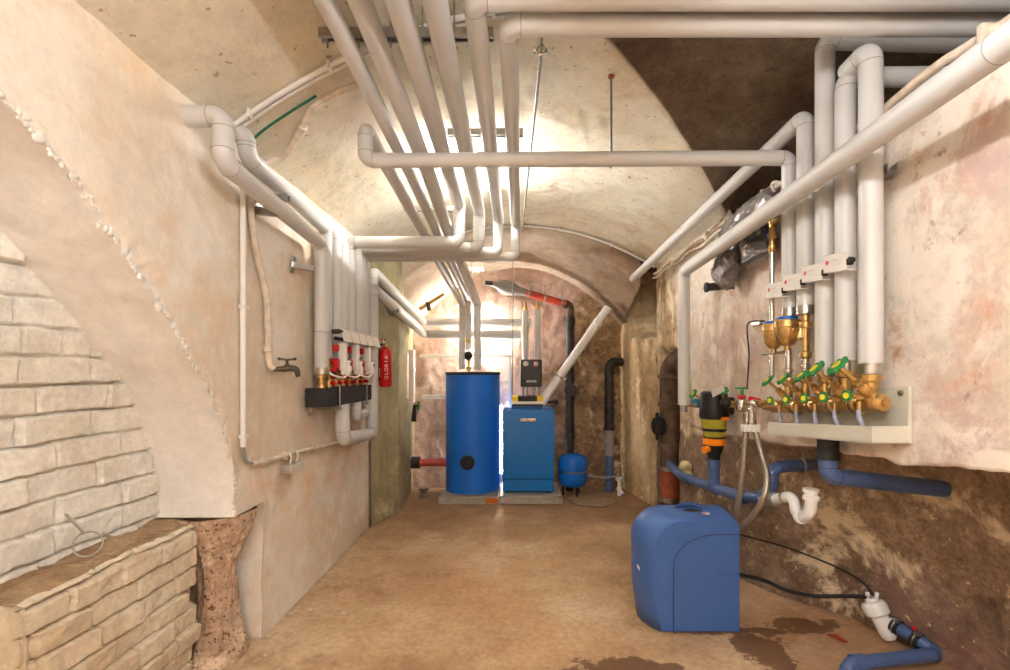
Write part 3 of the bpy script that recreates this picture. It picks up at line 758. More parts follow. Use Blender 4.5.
# white conduit down the left wall
t = thing('cable_conduit', w(243, 460, -1.325), 'straight white conduit down the left wall, turning along it near the floor', 'conduit')
a, b_ = w(243, 188, -1.325), w(243, 447, -1.325)
bm = B(); tube(bm, [a, b_], .014, 14); part('conduit_tube', bm, 'white', t)
e = w(246, 463, -1.325); f_ = w(262, 461, -1.325)
bm = B(); tube(bm, rounded([b_, e, w(254, 464, -1.325)], .04)[0], .009, 10); part('flexible_elbow', bm, 'grey_pvc', t)
g = w(372, 431, -1.325)
bm = B(); tube(bm, [w(252, 464, -1.325), w(335, 443, -1.325), g], .013, 12); part('lower_tube', bm, 'painted', t)
for yy in (307, 436):
    c = w(243, yy, -1.33); bm = B(); box(bm, c+V((.004, 0, 0)), (.03, .05, .022), bev=.005); part('clip', bm, 'white', t)
for xx, yy in ((262, 461), (285, 456), (312, 449)):
    c = w(xx, yy, -1.33); bm = B(); box(bm, c, (.03, .02, .045), bev=.005); part('clip', bm, 'painted', t)
J = w(293, 467, -1.30)
t = thing('junction_box', J, 'small grey junction box hanging from the low conduit on the left wall', 'box')
bm = B(); box(bm, J, (.05, .16, .05), bev=.006); part('box_body', bm, 'board', t)
bm = B(); box(bm, J+V((.028, 0, .0)), (.008, .162, .052), bev=.003); part('lid', bm, 'tray', t)
for dy in (-.04, .04):
    bm = B(); tube(bm, catmull([J+V((0, dy, .02)), J+V((.01, dy, .06)), w(293, 452, -1.32)+V((0, dy, 0))]), .005, 8); part('cable', bm, 'white', t)
# ================================================================== left manifold
BX0, BX1, BY0, BY1, BZ0, BZ1 = -1.33, -1.185, 3.0, 3.89, 1.185, 1.305
t = thing('heating_manifold', (-1.26, 3.45, BZ0), 'black insulated heating manifold with steel straps and red valves on the left wall', 'manifold')
bm = B(); box2(bm, (BX0, BY0, BZ0), (BX1, BY1, BZ1), .006); part('insulated_header', bm, 'foam', t)
for y in (3.17, 3.74):
    bm = B(); cyl(bm, (BX1+.008, y, BZ0-.03), (BX1+.008, y, BZ1+.02), .006, 8); box(bm, (-1.26, y, BZ0-.012), (.16, .02, .006), bev=.001); box(bm, (-1.26, y, BZ1+.008), (.16, .02, .006), bev=.001); hexn(bm, (BX1+.008, y, BZ0-.03), (BX1+.008, y, BZ0-.015), .013); part('strap', bm, 'steel', t)
bm = B(); cyl(bm, (-1.31, 3.03, BZ0-.05), (-1.31, 3.03, BZ0), .007, 8); hexn(bm, (-1.31, 3.03, BZ0-.05), (-1.31, 3.03, BZ0-.03), .014); part('foot_bolt', bm, 'steel', t)
def valve_leg(y, ztop, x=-1.25):
    bm = B(); lathe(bm, [(0, 0), (.02, 0), (.02, .02), (.028, .02), (.028, .05), (.018, .055), (.018, .09), (.026, .09), (.026, .12), (.016, .125), (.016, ztop-BZ1), (0, ztop-BZ1)], (x, y, BZ1), n=10); part('valve_body', bm, 'brass', t)
    for z, s in ((.03, .014), (.07, .012), (.115, .015), (.165, .012)):
        bm = B(); lathe(bm, [(0, 0), (s*.7, 0), (s, .008), (s, .03), (s*.8, .036), (0, .036)], (x+.022, y-.012, BZ1+z), (1, -.5, 0), 12); part('valve_knob', bm, 'red', t)
valve_leg(3.17, 1.50); valve_leg(3.29, 1.50); valve_leg(3.42, 1.50); valve_leg(3.55, 1.50); valve_leg(3.73, 1.50); valve_leg(3.85, 1.52)
bm = B(); lathe(bm, [(0, 0), (.026, 0), (.026, .02), (.020, .024), (.020, .06), (.027, .065), (.027, .085), (.022, .09), (.022, .115), (0, .115)], (-1.245, 3.04, BZ1), n=16); part('end_connector', bm, 'brass', t)
bm = B(); lathe(bm, [(0, -.03), (.042, -.03), (.0465, -.026), (.0465, .012), (.045, .014)], (-1.245, 3.04, 1.42), n=20); part('foil_collar', bm, 'alu', t)
bm = B(); torus(bm, (-1.245, 3.04, 1.66), (0, 0, 1), .0455, .004, 20, 6); part('pipe_ring', bm, 'alu', t)
# pump modules
for k, y in enumerate((3.22, 3.47, 3.74)):
    m = thing('heating_pump', (-1.20, y, 1.36), ['white boxed heating pump over the black manifold, nearest of three', 'white boxed heating pump over the black manifold, middle of three', 'white boxed heating pump over the black manifold, farthest of three'][k], 'pump', 'heating pumps on the left manifold')
    bm = B(); box(bm, (-1.175, y, 1.51), (.05, .055, .19), bev=.012); part('pump_body', bm, 'white', m)
    bm = B(); box(bm, (-1.155, y+.008, 1.435), (.06, .06, .10), bev=.012); part('control_box', bm, 'white', m)
    bm = B(); box(bm, (-1.124, y+.008, 1.46), (.004, .025, .025), bev=.004); part('dial', bm, 'black', m)
    bm = B(); box(bm, (-1.20, y-.058, 1.46), (.05, .022, .07), bev=.008); box(bm, (-1.20, y-.058, 1.565), (.04, .02, .045), bev=.006); part('thermometer_handle', bm, 'red', m)
    bm = B(); box(bm, (-1.215, y-.05, 1.41), (.03, .02, .05), bev=.005); part('valve_grip', bm, 'black', m)
    bm = B(); tube(bm, catmull([(-1.14, y, 1.39), (-1.15, y-.06, 1.37), (-1.19, y-.12, 1.385), (-1.24, y-.14, 1.42)]), .006, 8); part('power_cable', bm, 'white', m)
# tags across the row
t = thing('tag_rail', (-1.16, 3.4, 1.64), 'dark rail with white name tags across the left upright pipes', 'tag rail')
bm = B(); tube(bm, [(-1.178, 3.10, 1.625), (-1.178, 4.02, 1.625)], .012, 8); part('rail', bm, 'rubber', t)
for k in range(5):
    y = 3.22+k*.17; bm = B(); box(bm, (-1.150, y, 1.64+.01), (.005, .15, .085), Matrix.Rotation(-.25, 3, 'Y'), .001); part('name_tag', bm, 'white', t)
bm = B(); lathe(bm, [(0, 0), (.016, 0), (.016, .05), (.008, .055), (.008, .07), (0, .07)], (-1.185, 3.07, 1.665), (1, -.2, 0), 12); part('vent_knob', bm, 'bronze', t)
# ================================================================== fire extinguisher
FE = PX(385, 387, -1.19); FE = V((-1.205, 4.36, 1.275))
t = thing('fire_extinguisher', FE, 'red fire extinguisher hung on the pier beside the left pipes', 'fire extinguisher')
bm = B(); lathe(bm, [(0, 0), (.045, 0), (.056, .015), (.056, .30), (.05, .33), (.03, .355), (.016, .362), (0, .362)], FE, n=28, sharp=False); part('cylinder', bm, 'red_paint', t)
bm = B(); lathe(bm, [(0, .36), (.016, .36), (.018, .385), (.012, .395), (0, .395)], FE, n=14); part('neck', bm, 'brass', t)
bm = B(); box(bm, FE+V((-.01, -.02, .41)), (.022, .11, .01), Matrix.Rotation(.25, 3, 'X'), .003); box(bm, FE+V((-.01, -.02, .392)), (.02, .10, .008), bev=.003); part('lever', bm, 'steel', t)
bm = B(); box(bm, FE+V((-.01, -.05, .425)), (.018, .035, .018), bev=.005); part('release_button', bm, 'red', t)
bm = B(); ball(bm, FE+V((.0, -.005, .425)), .009, 10); part('safety_seal', bm, 'green', t)
bm = B(); tube(bm, catmull([FE+V((-.01, .02, .39)), FE+V((-.04, -.03, .37)), FE+V((-.055, -.045, .28)), FE+V((-.055, -.045, .05))]), .009, 10); part('hose', bm, 'rubber', t)
bm = B(); box(bm, FE+V((-.045, -.03, .13)), (.03, .03, .08), bev=.005); box(bm, FE+V((-.05, .04, .21)), (.05, .06, .05), bev=.005); part('wall_bracket', bm, 'board', t)
def fe_text():
    for i, ch in enumerate('GLORIA'):
        a = -math.pi/2+.45
        n = V((math.cos(a), math.sin(a), 0)); u = V((-math.sin(a), math.cos(a), 0))
        text(ch, .045, FE+n*.0572+V((0, 0, .085+i*.036)), V((0, 0, 1)), -u, 'white', 'lettering', t, .0008)
fe_text()
# ================================================================== tank on its slab
def slab(x0, x1, y0, y1, label):
    t = thing('base_slab', ((x0+x1)/2, (y0+y1)/2, 0), label, 'slab', 'slabs under tank and boiler')
    bm = B(); box2(bm, (x0, y0, 0), (x1, y1, .078), .004); part('board', bm, 'board', t)
    bm = B(); box2(bm, (x0-.004, y0-.008, .066), (x1+.004, y0+.01, .082), .002); box2(bm, (x0-.004, y0-.008, 0), (x1+.004, y0+.01, .010), .002)
    for x in (x0, x1-.05): box2(bm, (x-.004, y0-.008, 0), (x+.054, y0+.012, .082), .002)
    part('metal_edge', bm, 'edge', t); return t
s1 = slab(-.845, -.205, 5.12, 5.80, 'grey slab with metal edging under the blue storage tank')
bm = B(); box2(bm, (-.345, 5.108, .014), (-.215, 5.113, .064), .001); part('label_plate', bm, 'orange_label', s1)
slab(-.195, .475, 5.14, 5.80, 'grey slab with metal edging under the blue boiler')
TX, TY = -.512, 5.46
t = thing('storage_tank', (TX, TY, .08), 'tall blue cylindrical hot water tank on the grey slab', 'tank')
bm = B(); lathe(bm, [(0, .085), (.305, .085), (.305, 1.385), (0, 1.385)], (TX, TY, 0), n=64); part('jacket', bm, 'blue_tank', t)
bm = B(); lathe(bm, [(0, 1.38), (.311, 1.38), (.311, 1.405), (.30, 1.412), (0, 1.415)], (TX, TY, 0), n=64); part('lid', bm, 'rubber', t)
bm = B(); torus(bm, (TX, TY, .09), (0, 0, 1), .3045, .004, 64, 6); part('base_ring', bm, 'edge', t)
bm = B(); lathe(bm, [(0, -.02), (.078, -.02), (.078, .018), (.07, .024), (0, .024)], (TX-.03, TY-.305, .44), (0, -1, 0), 32); part('inspection_cover', bm, 'rubber', t)
bm = B(); box(bm, (TX+.045, TY-.306, .99), (.012, .004, .6)); 
bm.free()
# boiler
bx0, bx1, by0, by1 = -.172, .398, 5.25, 5.72
t = thing('boiler', ((bx0+bx1)/2, 5.5, .08), 'blue floor-standing heating boiler on the grey slab', 'boiler')
bm = B(); box2(bm, (bx0+.004, by0+.03, .10), (bx1-.004, by1, 1.0), .008); part('casing', bm, 'blue_boiler', t)
bm = B(); box2(bm, (bx0, by0, .235), (bx1, by0+.035, 1.0), .010); part('front_door', bm, 'blue_boiler', t)
bm = B(); box2(bm, (bx0+.012, by0+.008, .10), (bx1-.012, by0+.035, .228), .006); part('lower_panel', bm, 'blue_boiler', t)
for x in (bx0+.05, bx1-.05):
    bm = B(); cyl(bm, (x, by0+.06, .078), (x, by0+.06, .105), .018, 10); part('foot', bm, 'black', t)
bm = B(); box2(bm, (.025, by0-.006, .868), (.195, by0+.002, .905), .003); bd = part('badge', bm, 'chrome', t)
text('Buderus', .047, (.11, by0-.0075, .886), (1, 0, 0), (0, 0, 1), 'ink', 'lettering', bd)
bm = B(); box2(bm, (bx0+.10, by0+.06, 1.0), (bx1-.13, by1-.1, 1.035), .004); part('top_plinth', bm, 'blue_boiler', t)
# controller on the boiler
t = thing('boiler_controller', (.09, 5.35, 1.03), 'black and yellow boiler controller with white front strip on the blue boiler', 'controller')
bm = B(); box2(bm, (-.065, 5.27, 1.036), (.275, 5.50, 1.058), .003); part('black_base', bm, 'black', t)
bm = B(); box2(bm, (-.07, 5.262, 1.058), (.28, 5.50, 1.088), .004); part('front_strip', bm, 'white', t)
bm = B(); box2(bm, (.0, 5.275, 1.088), (.21, 5.49, 1.145), .005); part('display_unit', bm, 'black', t)
for a, b_ in ((-.066, .0), (.21, .276)):
    bm = B(); box2(bm, (a, 5.27, 1.088), (b_, 5.48, 1.146), .005); part('side_cover', bm, 'yellow2', t)
bm = B(); box2(bm, (.03, 5.270, 1.105), (.14, 5.276, 1.132), .001); part('screen', bm, 'rubber', t)
# burner hood / flue bracket bar
bm = B(); cyl(bm, (.29, 5.42, 1.075), (.44, 5.42, 1.072), .018, 12); cyl(bm, (.40, 5.42, 1.073), (.455, 5.42, 1.072), .024, 12)
single('flue_damper', bm, 'black', 'short black bar fitting at the foot of the white flue pipe', 'fitting')
# pump station
t = thing('pump_station', (.155, 5.38, 1.23), 'black pump box with two round gauges above the boiler', 'pump box')
bm = B(); box2(bm, (.028, 5.36, 1.245), (.268, 5.52, 1.552), .014); part('cover', bm, 'black', t)
for x, c in ((.088, 'steel'), (.200, 'red')):
    bm = B(); torus(bm, (x, 5.358, 1.503), (0, 1, 0), .026, .005, 24, 8); g = part('gauge_ring', bm, c, t)
    bm = B(); cyl(bm, (x, 5.362, 1.503), (x, 5.353, 1.503), .023, 20); part('gauge_face', bm, 'lens', g)
    bm = B(); box(bm, (x+.004, 5.351, 1.506), (.004, .002, .03), Matrix.Rotation(.6, 3, 'Y')); part('needle', bm, 'ink', g)
bm = B(); box2(bm, (.095, 5.354, 1.296), (.205, 5.362, 1.318), .002); bd = part('badge', bm, 'lens', t)
text('Buderus', .026, (.15, 5.3525, 1.307), (1, 0, 0), (0, 0, 1), 'ink', 'lettering', bd)
for x in (.083, .215):
    bm = B(); cyl(bm, (x, 5.44, 1.14), (x, 5.44, 1.25), .030, 16); part('connecting_pipe', bm, 'alu', t)
# flue
a, b_ = PY(541, 403, 5.42), PY(608, 308, 5.55)
t = thing('flue_pipe', a, 'white slanting flue pipe from boiler up to the right of the vault', 'pipe')
d = (b_-a).normalized()
bm = B(); cyl(bm, a, b_, .049, 28); part('pipe_body', bm, 'white_pipe', t)
for k, (f, r_) in enumerate(((.02, .056), (.82, .056), (.72, .054))):
    bm = B(); lathe(bm, [(.049, 0), (r_, .005), (r_, .06 if k < 2 else .12), (.049, .066 if k < 2 else .126)], a.lerp(b_, f), d, 28); part('socket', bm, 'white_pipe', t)
c = PY(562, 379, 5.44); c = a.lerp(b_, (c-a).dot(d)/(b_-a).length)
bm = B(); lathe(bm, [(.049, -.012), (.053, -.010), (.053, .010), (.049, .012)], c, d, 28); box(bm, c+V((.06, -.02, -.02)), (.04, .015, .03), bev=.003); part('clamp', bm, 'steel', t)
# black soil pipe in the middle back
x = .62
t = thing('soil_pipe', (x, 5.72, 0), 'black cast iron downpipe behind the flue, ending at the floor behind the vessel', 'pipe')
bm = B(); tube(bm, [(x, 5.74, .0), (x, 5.74, 2.14)], .05, 20); part('pipe_body', bm, 'cast', t)
for z, h in ((1.98, .08), (1.30, .05), (.62, .05)):
    bm = B(); lathe(bm, [(.05, 0), (.062, .004), (.062, h), (.05, h+.005)], (x, 5.74, z), n=20); part('pipe_collar', bm, 'cast', t)
bm = B(); cyl(bm, (x, 5.66, 1.20), (x, 5.645, 1.20), .075, 20); cyl(bm, (x, 5.74, 1.20), (x, 5.66, 1.20), .055, 20); part('inspection_cover', bm, 'cast', t)
t = thing('red_drain_pipe', (.3, 5.70, 2.25), 'red sloping drain pipe with grey cone under the back vault', 'pipe')
A_, B_ = PY(524, 292, 5.68), PY(566, 304, 5.70)
bm = B(); tube(bm, [A_, B_], .042, 20); part('pipe_body', bm, 'red_pipe', t)
bm = B(); C_ = PY(493, 284, 5.64); d = (A_-C_); lathe(bm, [(0, 0), (.03, 0), (.045, .05), (.085, .12), (.085, .2), (.05, d.length-.02), (.045, d.length+.03)], C_, d, 20); part('grey_cone', bm, 'grey_pvc', t)
bm = B(); cyl(bm, C_+V((-.09, 0, .01)), C_, .03, 14); part('end_plug', bm, 'rubber', t)
bm = B(); tube(bm, rounded([B_-V((.02, 0, -.005)), V((x, 5.73, B_.z-.02)), V((x, 5.74, 2.0))], .09)[0], .05, 20); part('elbow', bm, 'cast_rust', t)
for f in (.12, .5, .9):
    c = A_.lerp(B_, f); bm = B(); lathe(bm, [(.043, -.012), (.048, -.010), (.048, .010), (.043, .012)], c, B_-A_, 20); cyl(bm, c, c+V((0, 0, .16)), .005, 8); box(bm, c+V((.0, -.03, .045)), (.03, .03, .02), bev=.003); part('hanging_clamp', bm, 'steel', t)
# expansion vessel
ex = (.625, 5.48)
t = thing('expansion_vessel', (ex[0], ex[1], 0), 'small blue round expansion vessel on the floor right of the boiler', 'vessel')
bm = B(); lathe(bm, [(0, .09), (.08, .095), (.14, .12), (.162, .165), (.165, .20), (.165, .36), (.162, .40), (.14, .44), (.08, .466), (0, .472)], (ex[0], ex[1], .01), n=36, sharp=False); part('vessel_shell', bm, 'blue_vessel', t)
bm = B(); lathe(bm, [(.165, .272), (.169, .274), (.169, .287), (.165, .289)], (ex[0], ex[1], .01), n=36); part('seam_band', bm, 'steel', t)
for k in range(3):
    a = -math.pi/2+.3+k*2.094; bm = B(); cyl(bm, (ex[0]+.11*math.cos(a), ex[1]+.11*math.sin(a), 0), (ex[0]+.11*math.cos(a), ex[1]+.11*math.sin(a), .12), .012, 8); part('leg', bm, 'black', t)
bm = B(); cyl(bm, (ex[0]+.02, ex[1]-.02, .03), (ex[0]+.02, ex[1]-.02, .1), .02, 10); part('valve', bm, 'chrome', t)
bm = B(); tube(bm, catmull([(ex[0]+.16, ex[1], .235), (.95, 5.45, .215), (1.10, 5.46, .22), (1.15, 5.46, .23), (1.155, 5.46, .16)]), .012, 10); part('connecting_hose', bm, 'grey_pvc', t)
# right back drain
x = 1.085
t = thing('drain_pipe', (x, 5.7, 0), 'downpipe in the right back corner, black above, grey and blue below', 'pipe')
bm = B(); tube(bm, rounded([(x+.16, 5.76, 1.53), (x, 5.72, 1.53), (x, 5.70, .74)], .08)[0], .055, 20); part('iron_section', bm, 'cast', t)
bm = B(); tube(bm, [(x, 5.70, .40), (x, 5.70, .76)], .05, 20); part('grey_section', bm, 'grey_pvc', t)
bm = B(); tube(bm, [(x, 5.70, 0), (x, 5.70, .42)], .052, 20); part('blue_section', bm, 'blue_pipe', t)
for z in (1.38, .95, .72, .52):
    bm = B(); lathe(bm, [(.055, 0), (.064, .004), (.064, .035), (.055, .04)], (x, 5.70, z), n=20); part('pipe_collar', bm, 'cast' if z > .7 else 'grey_pvc', t)
t = thing('drain_funnel', (1.145, 5.45, .0), 'small white drain funnel with valve beside the blue downpipe foot', 'funnel')
bm = B(); lathe(bm, [(0, 0), (.02, 0), (.022, .06), (.03, .065), (.03, .09), (.02, .095), (.02, .16), (.042, .17), (.045, .205), (.03, .21), (0, .21)], (1.15, 5.46, .005), n=16); part('funnel_body', bm, 'white_pipe', t)
bm = B(); cyl(bm, (1.15, 5.46, .08), (1.19, 5.44, .03), .02, 10); part('outlet', bm, 'white_pipe', t)
# cement cover on the floor
bm = B(); lathe(bm, [(0, 0), (.27, 0), (.275, .010), (.25, .014), (0, .016)], (.82, 5.38, .0), n=48)
for v in bm.verts:
    k = 1+.06*fb(v.co, 3); v.co.x = .82+(v.co.x-.82)*k; v.co.y = 5.33+(v.co.y-5.38)*k*1.25
single('floor_cover', bm, 'cover', 'pale round cement cover flush with the floor at the right back', 'cover')
# ---- back left items
t = thing('wall_duct', (-.55, 5.8, 1.5), 'white rectangular duct across the back wall and down between tank and boiler', 'duct')
bm = B(); box2(bm, (-1.18, 5.755, 1.585), (-.07, 5.81, 1.625), .003); part('cross_duct', bm, 'white', t)
bm = B(); box2(bm, (-.112, 5.755, .35), (-.066, 5.81, 1.6), .003); part('drop_duct', bm, 'white', t)
bm = B(); box2(bm, (-1.16, 5.755, 1.085), (-.80, 5.81, 1.135), .003); part('lower_duct', bm, 'white', t)
t = thing('wall_duct', (-1.22, 5.3, 1.2), 'grey white vertical duct at the left of the back corner', 'duct')
bm = B(); box2(bm, (-1.235, 5.36, 1.07), (-1.165, 5.44, 1.66), .004); part('duct_body', bm, 'white', t)
bm = B(); box2(bm, (-1.24, 5.345, 1.42), (-1.16, 5.445, 1.45), .003); part('joint_cover', bm, 'white', t)
bm = B(); box2(bm, (-1.245, 5.15, 1.12), (-1.185, 5.23, 1.62), .015); single('wall_panel', bm, 'painted', 'narrow cream panel on the left pier before the corner', 'panel')
t = thing('filling_hose', (-1.14, 5.3, .85), 'black hose end with green handle hanging below the corner duct', 'hose')
bm = B(); tube(bm, [(-1.13, 5.30, 1.05), (-1.15, 5.30, .865)], .03, 12); part('hose_body', bm, 'black', t)
bm = B(); box2(bm, (-1.105, 5.27, .99), (-1.085, 5.31, 1.09), .006); part('green_handle', bm, 'green', t)
bm = B(); box2(bm, (-1.118, 5.262, .87), (-1.11, 5.275, 1.02), .002); part('steel_edge', bm, 'steel', t)
t = thing('red_drain_pipe', (-1.0, 5.6, .3), 'red brown drain pipe low on the back wall left of the tank', 'pipe')
bm = B(); tube(bm, [(-1.16, 5.6, .355), (-.80, 5.66, .345)], .045, 18); part('pipe_body', bm, 'red_pipe', t)
bm = B(); lathe(bm, [(.045, 0), (.07, .0), (.07, .1), (.05, .11)], (-1.14, 5.6, .355), (-1, 0, 0), 20); part('black_collar', bm, 'cast', t)
bm = B(); lathe(bm, [(0, 0), (.06, 0), (.06, .02), (.03, .03), (.03, .07), (.055, .075), (.055, .1), (0, .1)], (-1.07, 5.45, .0), n=18)
single('floor_drain_cap', bm, 'steel', 'small steel cap on the floor in the left back corner', 'cap')
bm = B(); box2(bm, (-.775, 5.79, 1.69), (-.695, 5.84, 1.80), .01); box2(bm, (-.775, 5.78, 1.78), (-.695, 5.79, 1.80), .002)
single('wall_socket', bm, 'white', 'small white device on the back wall above the left of the tank', 'socket')
# fittings above the tank
t = thing('safety_valve_group', (-.567, 5.5, 1.42), 'brass safety valve group with black gauge on top of the tank', 'valve')
bm = B(); lathe(bm, [(0, 0), (.02, 0), (.02, .03), (.032, .03), (.032, .055), (.016, .06), (.016, .12), (.03, .125), (.03, .15), (.015, .155), (0, .3)], (-.567, 5.5, 1.415), n=12); part('brass_body', bm, 'brass', t)
bm = B(); ball(bm, (-.567, 5.46, 1.60), .052, 18, sc=(1, .8, 1)); part('gauge', bm, 'black', t)
bm = B(); lathe(bm, [(0, 0), (.035, 0), (.04, .06), (.03, .09), (0, .09)], (-.567, 5.5, 1.66), n=16); part('valve_body', bm, 'white_pipe', t)
bm = B(); lathe(bm, [(0, 0), (.03, 0), (.036, .015), (.03, .03), (0, .03)], (-.567, 5.46, 1.755), n=12); part('handwheel', bm, 'yellow', t)
bm = B(); tube(bm, [(-.64, 5.47, 1.61), (-.50, 5.47, 1.61)], .012, 8); part('side_pipe', bm, 'steel', t)
A_ = PY(430, 303, 5.4)
t = thing('brass_valve', A_, 'old brass valve and stub on the lower edge of the back vault, left', 'valve')
bm = B(); tube(bm, [A_+V((-.12, 0, -.07)), A_+V((.16, 0, .10))], .022, 12); part('valve_body', bm, 'brass', t)
bm = B(); cyl(bm, A_+V((-.02, -.02, 0)), A_+V((.0, -.03, -.09)), .024, 12); torus(bm, A_+V((-.03, 0, -.01)), (1, 0, .6), .026, .008, 14, 6); part('outlet', bm, 'bronze', t)
# ================================================================== brass distribution on the right wall
ys = [1.81, 1.95, 2.08, 2.22, 2.36]
def mz(y): return 1.285-.055*(y-1.81)/.6        # the header falls slightly towards the back
t = thing('brass_manifold', (VX, 2.1, 1.2), 'brass distribution header with green handwheels above the grey drip tray', 'manifold')
a, b_ = V((VX, 1.73, mz(1.73))), V((VX, 2.60, mz(2.60)))
d = (b_-a).normalized()
bm = B(); lathe(bm, [(0, 0), (.014, 0), (.014, .012), (.028, .016), (.034, .024), (.034, .05), (.030, .055), (.030, (b_-a).length-.1), (.02, (b_-a).length-.08), (.012, (b_-a).length), (0, (b_-a).length)], a, d, 24); part('header', bm, 'brass', t)
for k in range(4):
    y = (ys[k]+ys[k+1])/2
    bm = B(); lathe(bm, [(.032, -.022), (.040, -.018), (.040, -.004), (.034, -.002), (.034, .004), (.040, .006), (.040, .018), (.032, .022)], (VX, y, mz(y)), d, 20); part('union_ring', bm, 'brass', t)
    bm = B(); torus(bm, (VX, y, mz(y)), d, .036, .004, 20, 6); part('gasket', bm, 'rubber', t)
tops = [1.41, 1.425, 1.40, 1.40, 1.38]
for k, y in enumerate(ys):
    s = 1.12 if k < 2 else .88
    z = mz(y); R_ = .022*s
    v = thing('stop_valve', (VX, y, z), ['brass stop valve with green handwheel under the thickest upright pipe, nearest of the row', 'brass stop valve with large green handwheel, second of the row from the camera', 'brass stop valve with green handwheel, middle of the row over the tray', 'brass stop valve with green handwheel, second from the far end of the row', 'brass stop valve with green handwheel, farthest of the row over the tray'][k], 'valve', 'stop valves over the drip tray')
    top = tops[k]
    bm = B(); lathe(bm, [(0, .02), (R_, .02), (R_, top-z-.045), (R_*1.45, top-z-.04), (R_*1.55, top-z-.02), (R_*1.45, top-z-.005), (0, top-z)], (VX, y, z), n=16); part('riser', bm, 'brass', v)
    # slanted bonnet with stem and oval handwheel
    o = V((VX-.01, y, z+.045)); dr = V((-.70, .15, .68)).normalized(); L = (.142 if k < 2 else .118)
    bm = B(); lathe(bm, [(0, -.02), (.022*s, -.02), (.022*s, .035), (.017*s, .038), (.019*s, .055), (.012*s, .06), (.008*s, .064), (.0075*s, L), (0, L)], o, dr, 14); part('bonnet', bm, 'brass', v)
    hw = o+dr*L; u = frame(dr)[1]; w2 = dr.cross(u)
    bm = B()
    lathe(bm, [(.014*s, -.006), (.033*s, -.006), (.036*s, 0), (.033*s, .006), (.014*s, .006)], hw, dr, 24)
    for j in range(8):
        aa = j*math.pi/4; ball(bm, hw+(u*math.cos(aa)+w2*math.sin(aa))*.033*s, .0085*s, 8)
    h = part('handwheel', bm, 'green', v)
    bm = B(); cyl(bm, hw-dr*.007, hw+dr*.009, .017*s, 16); part('yellow_centre', bm, 'yellow', h)
    # drain cock with small wheel in front
    c = V((VX-.03, y, z+.018)); e = V((1.238, y-.004, z+.03))
    bm = B(); cyl(bm, c, e+V((.018, 0, 0)), .009, 10); cyl(bm, c+V((-.006, 0, 0)), c+V((-.03, 0, .004)), .014, 8); cyl(bm, c+V((-.014, 0, .0)), c+V((-.014, 0, -.045)), .0085, 10); part('drain_cock', bm, 'brass', v)
    bm = B(); dd = V((-1, -.35, .05)).normalized()
    lathe(bm, [(.010, -.004), (.018, -.004), (.020, 0), (.018, .004), (.010, .004)], e, dd, 20)
    u = frame(dd)[1]; w2 = dd.cross(u)
    for j in range(8):
        aa = j*math.pi/4; ball(bm, e+(u*math.cos(aa)+w2*math.sin(aa))*.018, .0052, 6)
    h = part('small_handwheel', bm, 'green', v)
    bm = B(); cyl(bm, e-dd*.006, e+dd*.007, .0115, 14); part('yellow_centre', bm, 'yellow', h)
    bm = B(); c2 = c+V((-.014, 0, -.04)); tube(bm, catmull([c2, c2+V((.0, 0, -.025)), c2+V((.005+.006*(k < 2), -.003, -.06))]), .0085, 10); part('drip_hose', bm, 'hose', v)
# foil collars where the jackets end
for k, (x, y, z, r) in enumerate(((VX, 1.81, 1.41, .041), (VX, 1.95, 1.425, .039), (VX, 2.08, 1.40, .0395), (VX, 2.22, 1.685, .039), (VX, 2.35, 1.69, .037))):
    bm = B(); lathe(bm, [(0, -.004), (r-.004, -.004), (r, 0), (r, .038), (r-.002, .040)], (x, y, z-.012), n=24)
    single('end_collar', bm, 'alu', 'foil collar closing the jacket of the %s upright pipe on the right' % ['nearest', 'second', 'third', 'fourth', 'fifth'][k], 'collar', 'foil collars on the right-hand pipes')
# thin chrome pipe with brass top, pots and legs
t = thing('chrome_pipe', (VX, 2.513, 1.38), 'thin chrome pipe with brass fitting on top, left of the upright row', 'pipe')
bm = B(); tube(bm, [(VX, 2.513, 1.38), (VX, 2.513, 2.06)], .0135, 14); part('pipe_body', bm, 'chrome', t)
bm = B(); lathe(bm, [(0, 0), (.014, 0), (.02, .01), (.02, .035), (.014, .04), (.014, .07), (.022, .075), (.022, .10), (.015, .105), (.015, .15), (.02, .155), (.02, .175), (0, .175)], (VX, 2.513, 2.03), n=10); cyl(bm, (VX, 2.513, 2.18), (VX, 2.44, 2.18), .013, 10); part('brass_fitting', bm, 'brass', t)
bm = B(); cyl(bm, (VX-.0, 2.513, 2.135), (VX-.0, 2.56, 2.135), .013, 10); part('blue_cap', bm, 'blue_vessel', t)
def pot(y, zt, s, lab, arm=None):
    p = thing('brass_filter_pot', (VX, y, zt-.14), lab, 'filter')
    bm = B(); lathe(bm, [(0, -.15), (.014, -.15), (.014, -.128), (.026*s, -.125), (.045*s, -.10), (.054*s, -.065), (.056*s, -.04), (.060*s, -.036), (.060*s, -.006), (.054*s, 0), (0, 0)], (VX-.015, y, zt), n=28); part('bowl', bm, 'brass', p)
    bm = B(); lathe(bm, [(0, 0), (.046*s, 0), (.046*s, .012), (.035*s, .014), (0, .014)], (VX-.015, y, zt), n=28); part('blue_ring', bm, 'blue_vessel', p)
    return p
pot(2.47, 1.652, .92, 'brass filter pot with blue ring, the farther and left of two')
p = pot(2.345, 1.66, 1.0, 'brass filter pot with blue ring and side arm, the nearer of two')
bm = B(); box(bm, (VX, 2.26, 1.585), (.04, .10, .062), bev=.01); part('side_arm', bm, 'brass', p)
bm = B(); lathe(bm, [(0, -.10), (.017, -.10), (.024, -.09), (.024, -.07), (.017, -.065), (.017, .04), (.026, .045), (.026, .07), (.018, .075), (.018, .13), (0, .13)], (VX, 2.22, 1.565), n=10); part('union', bm, 'brass', p)
